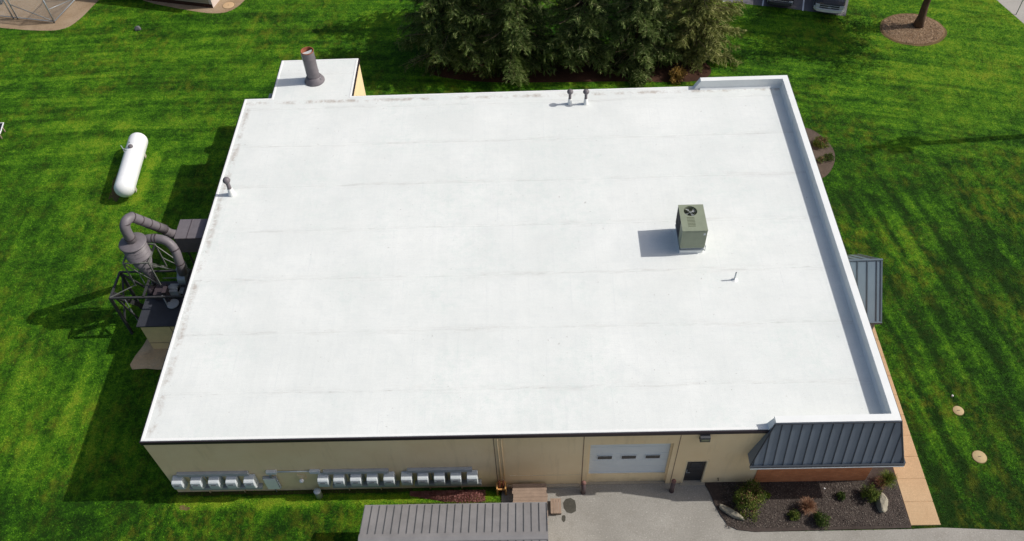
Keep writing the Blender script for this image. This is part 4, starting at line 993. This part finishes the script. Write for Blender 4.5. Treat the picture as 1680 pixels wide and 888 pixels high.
# red-brown groundcover along the wall
rs = np.random.RandomState(31)
n = 11000; u = rs.uniform(0, 1, n); X = 10.3+3.3*u; wd = .18+.42*np.clip(u*1.5, 0, 1); yy = rs.uniform(-1, 1, n)
hh = .26*np.clip(1-yy**2, 0, 1)*np.clip(u*3, .2, 1)*np.clip((1-u)*8, 0, 1)*rs.uniform(.3, 1, n)
P = np.stack([X, -.18-wd*.5+yy*wd*.55, hh+.02], axis=1)
o = np_mesh('groundcover', leaf_quads(P, .055, rs, .55, .4), 4, M['redleaf']); tag(o, 'low red-brown groundcover bank along the foot of the front wall', 'groundcover', kind='stuff')
n = 4200; P = np.stack([rs.uniform(10.0, 14.1, n), -.72-rs.uniform(0, .45, n)**1.3, rs.uniform(.02, .1, n)], axis=1)
o = np_mesh('groundcover', leaf_quads(P, .06, rs, .45, .8), 4, M['lime']); tag(o, 'bright lime weeds growing between the red-brown bank and the shed', 'weeds', kind='stuff')
# bark chips over the mulch beds
def chips(name, polyf, n, size, mat, label, seed, z0=.055):
    rs = np.random.RandomState(seed); P = polyf(rs, n); P = np.column_stack([P, rs.uniform(z0, z0+.02, len(P))])
    d = rs.normal(size=(len(P), 3))*np.array([1, 1, .25]); d /= np.linalg.norm(d, axis=1)[:, None]; e_ = np.cross(d, np.array([0, 0, 1.])+rs.normal(size=d.shape)*.25); e_ /= np.linalg.norm(e_, axis=1)[:, None]
    s = (size*rs.uniform(.5, 1.4, len(P)))[:, None]
    o = np_mesh(name, np.stack([P-d*s*.5, P+e_*s*.22, P+d*s*.5, P-e_*s*.22], axis=1), 4, mat); return tag(o, label, 'mulch', kind='stuff')
M['chip'] = foliage('dark_bark_chips', L((58, 51, 47)), L((84, 76, 70)), L((128, 118, 109)), 3, 0)
M['chip2'] = foliage('brown_bark_chips', L((116, 92, 70)), L((154, 128, 102)), L((190, 166, 138)), 3, 0)
chips('bark_chips', lambda rs, n: np.column_stack([rs.uniform(23.75, 31.35, n), rs.uniform(-2.1, -.05, n)]), 11000, .06, M['chip'], 'dark bark chips covering the bed in front of the brick wall', 41)
def ring(rs, n):
    r = np.sqrt(rs.uniform(0, 1, n)); a_ = rs.uniform(0, 2*PI, n); return np.column_stack([41.75+1.95*r*np.cos(a_), 32.55+1.7*r*np.sin(a_)])
chips('bark_chips', ring, 6000, .09, M['chip2'], 'brown bark chips in the ring under the large tree', 42, .035)

def trunk_mesh(h, r0, seed, lean=(0, 0), n=10):
    rs = random.Random(seed); pts = []; rr = []
    for k in range(n+1):
        s = k/n; pts.append((lean[0]*s+rs.uniform(-.04, .04)*(k > 0), lean[1]*s+rs.uniform(-.04, .04)*(k > 0), h*s-.05)); rr.append(r0*(1.35 if k == 0 else 1)*(1-.9*s)+.01)
    b = MB(); b.tube(pts, rr, 12); return b
def conifer(name, label, x_, y_, h, rmax, mat, seed, z0=.8, dens=1.0, grp='tall conifers behind the building', show=7.0):
    rs = np.random.RandomState(seed); t = thing(name, label, 'conifer', (x_, y_, 0), 0, grp)
    b = trunk_mesh(h, .17+.01*h, seed); Q = []
    z = z0
    while z < h-.4:
        s = (z-z0)/(h-z0); Rl = rmax*(1-s)**.75*(0.72+.28*min(1, s*6+.4))
        fine = z < show
        nl = rs.randint(5, 8) if z < h*.7 else 5
        a0 = rs.uniform(0, 6.28)
        for i in range(nl):
            if rs.uniform() > dens: continue
            a_ = a0+2*PI*i/nl+rs.uniform(-.35, .35); Lb = Rl*rs.uniform(.62, 1.12); rise_ = rs.uniform(-.12, .2)+.35*s
            dirv = np.array([math.cos(a_), math.sin(a_), 0]); side = np.array([-dirv[1], dirv[0], 0])
            zz = z+rs.uniform(-.2, .2)
            f_ = lambda q: np.array([0, 0, zz])+dirv*Lb*q+np.array([0, 0, Lb*(rise_*q-.22*q*q+.08*q**4)])
            b.tube([f_(0), f_(.35), f_(.7), f_(.97)], [.045*(1-s)+.015, .03*(1-s)+.012, .018, .006], 5, False)
            step = .17 if fine else .3
            q = .22
            while q < 1:
                p = f_(q)
                for sd in (-1, 1):
                    if rs.uniform() < .2: continue
                    tl = (.22+.85*(1-q))*min(1, Lb/2.6)*rs.uniform(.4, 1.3)+.1
                    tw = dirv*rs.uniform(.35, .95)+side*sd*rs.uniform(.5, 1)+np.array([0, 0, rs.uniform(-.45, .15)]); tw /= np.linalg.norm(tw)
                    npt = int((29 if fine else 7)*max(.5, tl/.5))
                    u = rs.uniform(.05, 1, npt)
                    C0 = p+tw*tl*u[:, None]+rs.normal(size=(npt, 3))*.045+np.array([0, 0, -.22])*(u**2)[:, None]
                    dd = tw*1.0+rs.normal(size=(npt, 3))*.33+np.array([0, 0, -.12]); dd /= np.linalg.norm(dd, axis=1)[:, None]
                    ee = np.cross(dd, rs.normal(size=(npt, 3))); ee /= np.linalg.norm(ee, axis=1)[:, None]
                    sz = ((.25 if fine else .4)*rs.uniform(.5, 1.3, npt))[:, None]; wd = .17 if fine else .34
                    Q.append(np.stack([C0-dd*sz*.5, C0+ee*sz*wd*.5, C0+dd*sz*.6, C0-ee*sz*wd*.5], axis=1))
                q += step/max(Lb, .6)
        z += (.3 if fine else .42)*rs.uniform(.75, 1.25)
    b.mat(1)
    for k in range(110):
        z1_ = rs.uniform(.8, min(show, h*.7)); a_ = rs.uniform(0, 6.28); r1 = rmax*rs.uniform(.35, .98)*(1-z1_/h)**.6; dz = rs.uniform(-.3, .5)
        q0 = np.array([math.cos(a_)*r1*.4, math.sin(a_)*r1*.4, z1_]); q1 = np.array([math.cos(a_+rs.normal()*.2)*r1, math.sin(a_+rs.normal()*.2)*r1, z1_+dz]); b.tube([q0, (q0+q1)/2+rs.normal(size=3)*.06, q1], [.016, .011, .005], 4, False)
    b.build('trunk', (M['barkd'], M['twig']), t, whole=True)
    np_mesh('crown', np.concatenate(Q), 4, mat, t); return t
conifer('conifer', 'leftmost broad olive conifer of the row behind the building', 11.2, 30.8, 11.0, 4.1, M['pine'], 101, .5, .95)
conifer('conifer', 'conifer with drooping sprays, second from the left in the row behind the building', 15.0, 30.1, 11.5, 3.7, M['pine'], 102, .6, .86)
conifer('conifer', 'thin green conifer in the middle of the row behind the roof vents', 19.4, 30.2, 11, 3.1, M['pine2'], 103, 1.0, .8)
conifer('conifer', 'dark green conifer just left of the rightmost one behind the building', 23.0, 29.9, 10.5, 3.0, M['pine2'], 104, .5, .88)
conifer('conifer', 'rightmost pale yellow-olive conifer with bare trunk visible behind the building', 26.8, 30.7, 10, 3.3, M['pine3'], 105, .6, .82)
conifer('conifer', 'conifer at the back of the row, behind the leftmost pair', 12.6, 35.0, 11, 3.6, M['pine'], 106, .8, .9, show=3)
conifer('conifer', 'conifer at the back of the row, behind the rightmost pair', 24.6, 35.6, 10, 3.0, M['pine3'], 107, .8, .8, show=3)
shrub('shrub', 'dead yellow-brown bush at the foot of the rightmost conifer', 'shrub', G(1110, 130), .7, .6, .8, foliage('dead_yellow_twigs', L((150, 120, 60)), L((170, 140, 70)), L((120, 90, 60)), 3), 51, 1500, .12)
shrub('shrub', 'pale green bush at the foot of the conifers behind the right roof vent', 'shrub', G(1045, 136), 1.0, .7, .9, M['pine2'], 52, 2500, .12)

# deciduous tree, mostly above the picture
def broadleaf(name, label, x_, y_, h, seed, cr, zc0, n=15000):
    rs = np.random.RandomState(seed); t = thing(name, label, 'tree', (x_, y_, 0))
    b = trunk_mesh(h*.75, .27, seed); ends = []
    for k in range(34):
        a_ = rs.uniform(0, 6.28); z1_ = rs.uniform(zc0-.6, h*.7); L2 = cr*rs.uniform(.55, 1.0)*(1-.25*(z1_-zc0)/h)
        p0 = np.array([0, 0, z1_]); d = np.array([math.cos(a_), math.sin(a_), rs.uniform(.25, .9)]); p1 = p0+d*L2*.5+rs.normal(size=3)*.1; p2 = p0+d*L2+rs.normal(size=3)*.2
        b.tube([p0, p1, p2], [.06, .035, .012], 6, False)
        for j in range(5):
            q = p1+(p2-p1)*rs.uniform(-.3, 1); e_ = q+rs.normal(size=3)*np.array([.75, .75, .5]); b.tube([q, (q+e_)/2+rs.normal(size=3)*.05, e_], [.025, .015, .006], 5, False); ends += [e_, (q+e_)/2]
        ends.append(p2)
    b.build('trunk', M['barkt'], t, whole=True); ends = np.array(ends)
    idx = rs.randint(0, len(ends), n); P = ends[idx]+rs.normal(size=(n, 3))*.34
    np_mesh('crown', leaf_quads(P, .17, rs, .7), 4, M['leaf'], t); return t
broadleaf('tree', 'brown tree trunk rising from the round bark ring in the far right lawn', 42.2, 32.9, 11, 61, 3.7, 5.0, 26000)

# ------------------------------------------------------------------ far left: fence, yard, timber-sided building
fc = G(90, 38)
dl = (G(20, 30.5)-fc).normalized(); db = Vector((-dl.y, dl.x, 0)); db = db if db.y > 0 else -db
t = thing('chain_link_fence', 'galvanised chain link fence corner round the gravel yard at the far left', 'fence', fc)
HF = 2.2
b = MB(); posts = [Vector((0, 0, 0)), dl*3.0, dl*3.35, dl*6.5, dl*9.5, db*3, db*6, db*9]
for p_ in posts:
    b = MB(); b.tube([p_, p_+Vector((0, 0, HF+.1))], .045, 8); b.lathe([(.055, HF+.1), (.03, HF+.15), (.005, HF+.17)], p_, 8); b.build('post', M['galv'], t)
b = MB()
for zz in (.12, HF): b.tube([(0, 0, zz), dl*9.5+Vector((0, 0, zz))], .035, 6); b.tube([(0, 0, zz), db*9+Vector((0, 0, zz))], .035, 6)
b.tube([Vector((0, 0, .15)), dl*3+Vector((0, 0, HF*.55))], .025, 6); b.tube([db*.0+Vector((0, 0, HF*.5)), db*3+Vector((0, 0, .15))], .025, 6)
b.build('rail', M['galv'], t)
b = MB()
for d_, ln in ((dl, 9.5), (db, 9.0)):
    k = -HF
    while k < ln:
        for sg in (1, -1):
            s0, s1 = max(0, k), min(ln, k+HF)
            za, zb = (s0-k), (s1-k)
            if sg < 0: za, zb = HF-za, HF-zb
            if s1 > s0: b.bar(d_*s0+Vector((0, 0, .1+za*.95)), d_*s1+Vector((0, 0, .1+zb*.95)), .005)
        k += .11
b.build('wire_mesh', M['galv'], t, whole=True)
t = thing('transformer_cabinet', 'dark cabinet inside the fenced gravel yard at the upper left edge', 'electrical cabinet', G(2, 8), .25)
b = MB(); b.bbox(-1.3, .1, 0, 1.2, 0, 1.5, .03); b.build('cabinet', M['darkgrey'], t)
b = MB(); b.box(-1.4, .2, -.1, 1.3, 1.505, 1.58); b.build('lid', M['midgrey'], t)
bc = G(350, 13); rz = R(-13.8)
t = thing('timber_sided_building', 'grey-brown siding building whose corner shows at the upper left edge', 'building', bc, rz)
a = MN('weathered_siding', .85); x, y, z = a.sep()
a.base(a.mix(a.rng(a.math('PINGPONG', z, .1), .0, .02, .75, 0), a.mix(a.rng(a.noise(1, 5, .6, a.co((.7, .7, 6))), .3, .7), L((150, 138, 116)), L((172, 160, 138))), L((80, 70, 58)))); M['siding'] = a.m
M['side_panel'] = plain('pale_end_wall', L((204, 190, 182)), .8, 0, .05)
b = MB(); b.box(-9, -.003, 0, .2, .0, 2.2); b.box(-9, -8.8, .2, 8, 0, 2.2); b.box(-8.8, 0, 7.8, 8, 0, 2.2); b.build('wall', M['siding'], t)
b = MB(); b.box(-.2, 0.02, -.02, 8.02, 0, 2.2); b.build('end_wall', M['side_panel'], t)
b = MB(); b.prism([(-9.3, -.3), (.3, -.3), (.3, 8.3), (-9.3, 8.3)], 2.21, 2.4); b.build('roof', M['darktop'], t)
b = MB(); b.box(-9, 0, -.04, -.003, .0, .28); b.build('plinth', M['mulchred'], t)
# panel on low legs at the left edge
t = thing('solar_panel', 'white-framed dark panel on wooden legs cut by the left picture edge', 'panel', (-17.2, 24.3, 0), R(4))
mm = Matrix.Translation((0, 0, .52)) @ Matrix.Rotation(R(8), 4, 'X')
b = MB(); b.box(-1.9, .28, -.42, .5, 0, .04, mm); b.build('frame', M['whitepaint'], t)
b = MB(); b.box(-1.85, .23, -.37, .45, .042, .05, mm); b.build('glass', M['glass'], t)
for xx in (-1.7, .1):
    b = MB(); b.bar((xx, -.3, 0), (xx, -.28, .52), .07); b.bar((xx, .35, 0), (xx, .33, .5), .07); b.build('leg', M['wood'], t)

# ------------------------------------------------------------------ cars at the lot
def car(name, label, cat, fr_mid, rz, body_mat, wd=1.95, ln=5.4, pickup=True, chrome=True):
    """origin at the front bumper centre, the car runs back along +y"""
    t = thing(name, label, cat, fr_mid, rz, 'vehicles parked nose-in at the lot edge'); hw = wd/2
    hz = 1.12 if pickup else .92; rz_ = 1.85 if pickup else 1.5
    b = MB()
    secs = [(.0, .78, .45, hz-.26), (.06, .92, .34, hz-.12), (.3, .98, .3, hz-.03), (1.25, 1, .3, hz+.04), (1.35, 1, .3, hz+.06), (3.4, 1, .3, hz+.06), (ln-.1, .99, .32, hz+.04), (ln, .94, .42, hz-.1)]
    vs = []; 
    for y_, kx, za, zb in secs:
        x_ = hw*kx; vs += [(-x_*.94, y_, za), (-x_, y_, za+.18), (-x_, y_, zb-.14), (-x_*.93, y_, zb-.03), (-x_*.5, y_, zb+.02), (x_*.5, y_, zb+.02), (x_*.93, y_, zb-.03), (x_, y_, zb-.14), (x_, y_, za+.18), (x_*.94, y_, za)]
    m_ = 10
    fs = [(i*m_+j, i*m_+(j+1) % m_, (i+1)*m_+(j+1) % m_, (i+1)*m_+j) for i in range(len(secs)-1) for j in range(m_)]+[tuple(range(m_-1, -1, -1)), tuple((len(secs)-1)*m_+j for j in range(m_))]
    b.add(vs, fs, False); b.build('body', body_mat, t)
    c1 = 3.6 if pickup else ln-.5
    b = MB(); cab = [(1.3, .93, hz+.05), (2.0, .76, rz_), (c1-.45, .76, rz_), (c1, .9, hz+.05)]
    vs = []
    for y_, kx, zz in cab: vs += [(-hw*kx, y_, zz), (hw*kx, y_, zz)]
    b.add(vs, [(0, 1, 3, 2), (2, 3, 5, 4), (4, 5, 7, 6), (0, 2, 4, 6), (1, 7, 5, 3)]); b.build('cabin_glass', M['glass'], t)
    b = MB(); b.box(-hw*.78, hw*.78, 1.98, c1-.42, rz_, rz_+.04); b.bar((-hw*.93, 1.3, hz+.05), (-hw*.77, 2, rz_), .07); b.bar((hw*.93, 1.3, hz+.05), (hw*.77, 2, rz_), .07); b.bar((-hw*.9, c1, hz+.05), (-hw*.77, c1-.45, rz_), .08); b.bar((hw*.9, c1, hz+.05), (hw*.77, c1-.45, rz_), .08); b.build('cabin_roof', body_mat, t)
    b = MB(); b.bbox(-hw*.62, hw*.62, -.03, .08, hz-.5, hz-.2, .02); b.build('grille', M['black'], t)
    b = MB(); b.box(-hw*.62, hw*.62, -.05, -.031, hz-.37, hz-.33); b.box(-hw*.62, hw*.62, -.05, -.031, hz-.22, hz-.2); b.box(-.11, .11, -.06, -.04, hz-.4, hz-.3); b.build('grille_trim', M['lightgrey'], t)
    for sg in (-1, 1):
        b = MB(); b.bbox(min(sg*hw*.64, sg*hw*.93), max(sg*hw*.64, sg*hw*.93), -.02, .12, hz-.46, hz-.2, .02); b.build('headlight', M['lightgrey'], t)
        for yy in (.95, ln-1.1):
            b = MB(); b.tube([(sg*(hw-.24), yy, .37), (sg*(hw-.0), yy, .37)], .38, 24); wh = b.build('wheel', M['black'], t)
            b = MB(); b.tube([(sg*(hw-.02), yy, .37), (sg*(hw+.012), yy, .37)], .22, 16); b.build('rim', M['galv'], wh)
        b = MB(); b.bbox(min(sg*hw*.98, sg*(hw+.2)), max(sg*hw*.98, sg*(hw+.2)), 1.45, 1.55, hz+.08, hz+.26, .02); b.build('mirror', body_mat, t)
    b = MB()
    pts = [(-hw*.97, .22, .56), (-hw*.8, -.06, .56), (-hw*.4, -.12, .56), (hw*.4, -.12, .56), (hw*.8, -.06, .56), (hw*.97, .22, .56)]
    for p0, p1 in zip(pts, pts[1:]): b.bar(p0, p1, .12, .2)
    b.build('bumper', M['whitepaint'] if chrome else M['darkgrey'], t)
    return t
M['carw'] = plain('dark_grey_car_paint', L((40, 43, 50)), .25, .2, .03, 1, .6)
M['cark'] = plain('black_car_paint', L((24, 26, 30)), .25, .2, .03, 1, .6)
f1 = G(1360, 19, .5); f2 = G(1282, 7, .5)
car('pickup_truck', 'grey pickup nose with pale bumper parked at the right end of the lot', 'pickup truck', (f1.x, f1.y+.1, 0), PA, M['carw'], 2.0)
car('parked_car', 'black parked car left of the grey pickup, only its nose showing', 'car', (f2.x-.1, f2.y+.1, 0), PA, M['cark'], 1.8, 4.7, False, False)

# ------------------------------------------------------------------ posts out to the right
p_ = G(1667, 24)
t = thing('sign_post', 'thin grey post beside the road at the upper right corner', 'sign post', p_)
b = MB(); b.tube([(0, 0, 0), (0, 0, 2.9)], .03, 8); b.build('post', M['galv'], t)
b = MB(); b.box(-.3, .3, -.02, -.005, 2.3, 2.9); b.build('sign_plate', M['galv'], t)
t = thing('utility_pole', 'tall utility pole right of the picture casting the long shadow on the lawn', 'utility pole', (51.2, 22.05, 0))
b = MB(); b.tube([(0, 0, 0), (0, 0, 14.2)], [.24, .17], 14); b.build('pole', M['barkt'], t)
b = MB(); b.bar((-.9, -.5, 13.3), (.9, .5, 13.3), .12); b.bar((-.5, -.4, 11.9), (.5, .4, 11.9), .1); b.build('crossarm', M['barkt'], t)
for k, (yy, zz, xx) in enumerate(((-.42, 12.4, .0), (.42, 11.9, .15), (.05, 11.2, -.42))):
    b = MB(); b.lathe([(.25, -.5), (.27, -.45), (.27, .4), (.2, .5)], (xx, yy, zz), 16); b.build('transformer', M['midgrey'], t)
for yy in (-.45, -.2, .2, .45):
    b = MB(); b.lathe([(.05, 0), (.09, .08), (.05, .14), (.08, .2), (.02, .28)], (yy*1.8, yy, 13.36), 10); b.build('insulator', M['lightgrey'], t)
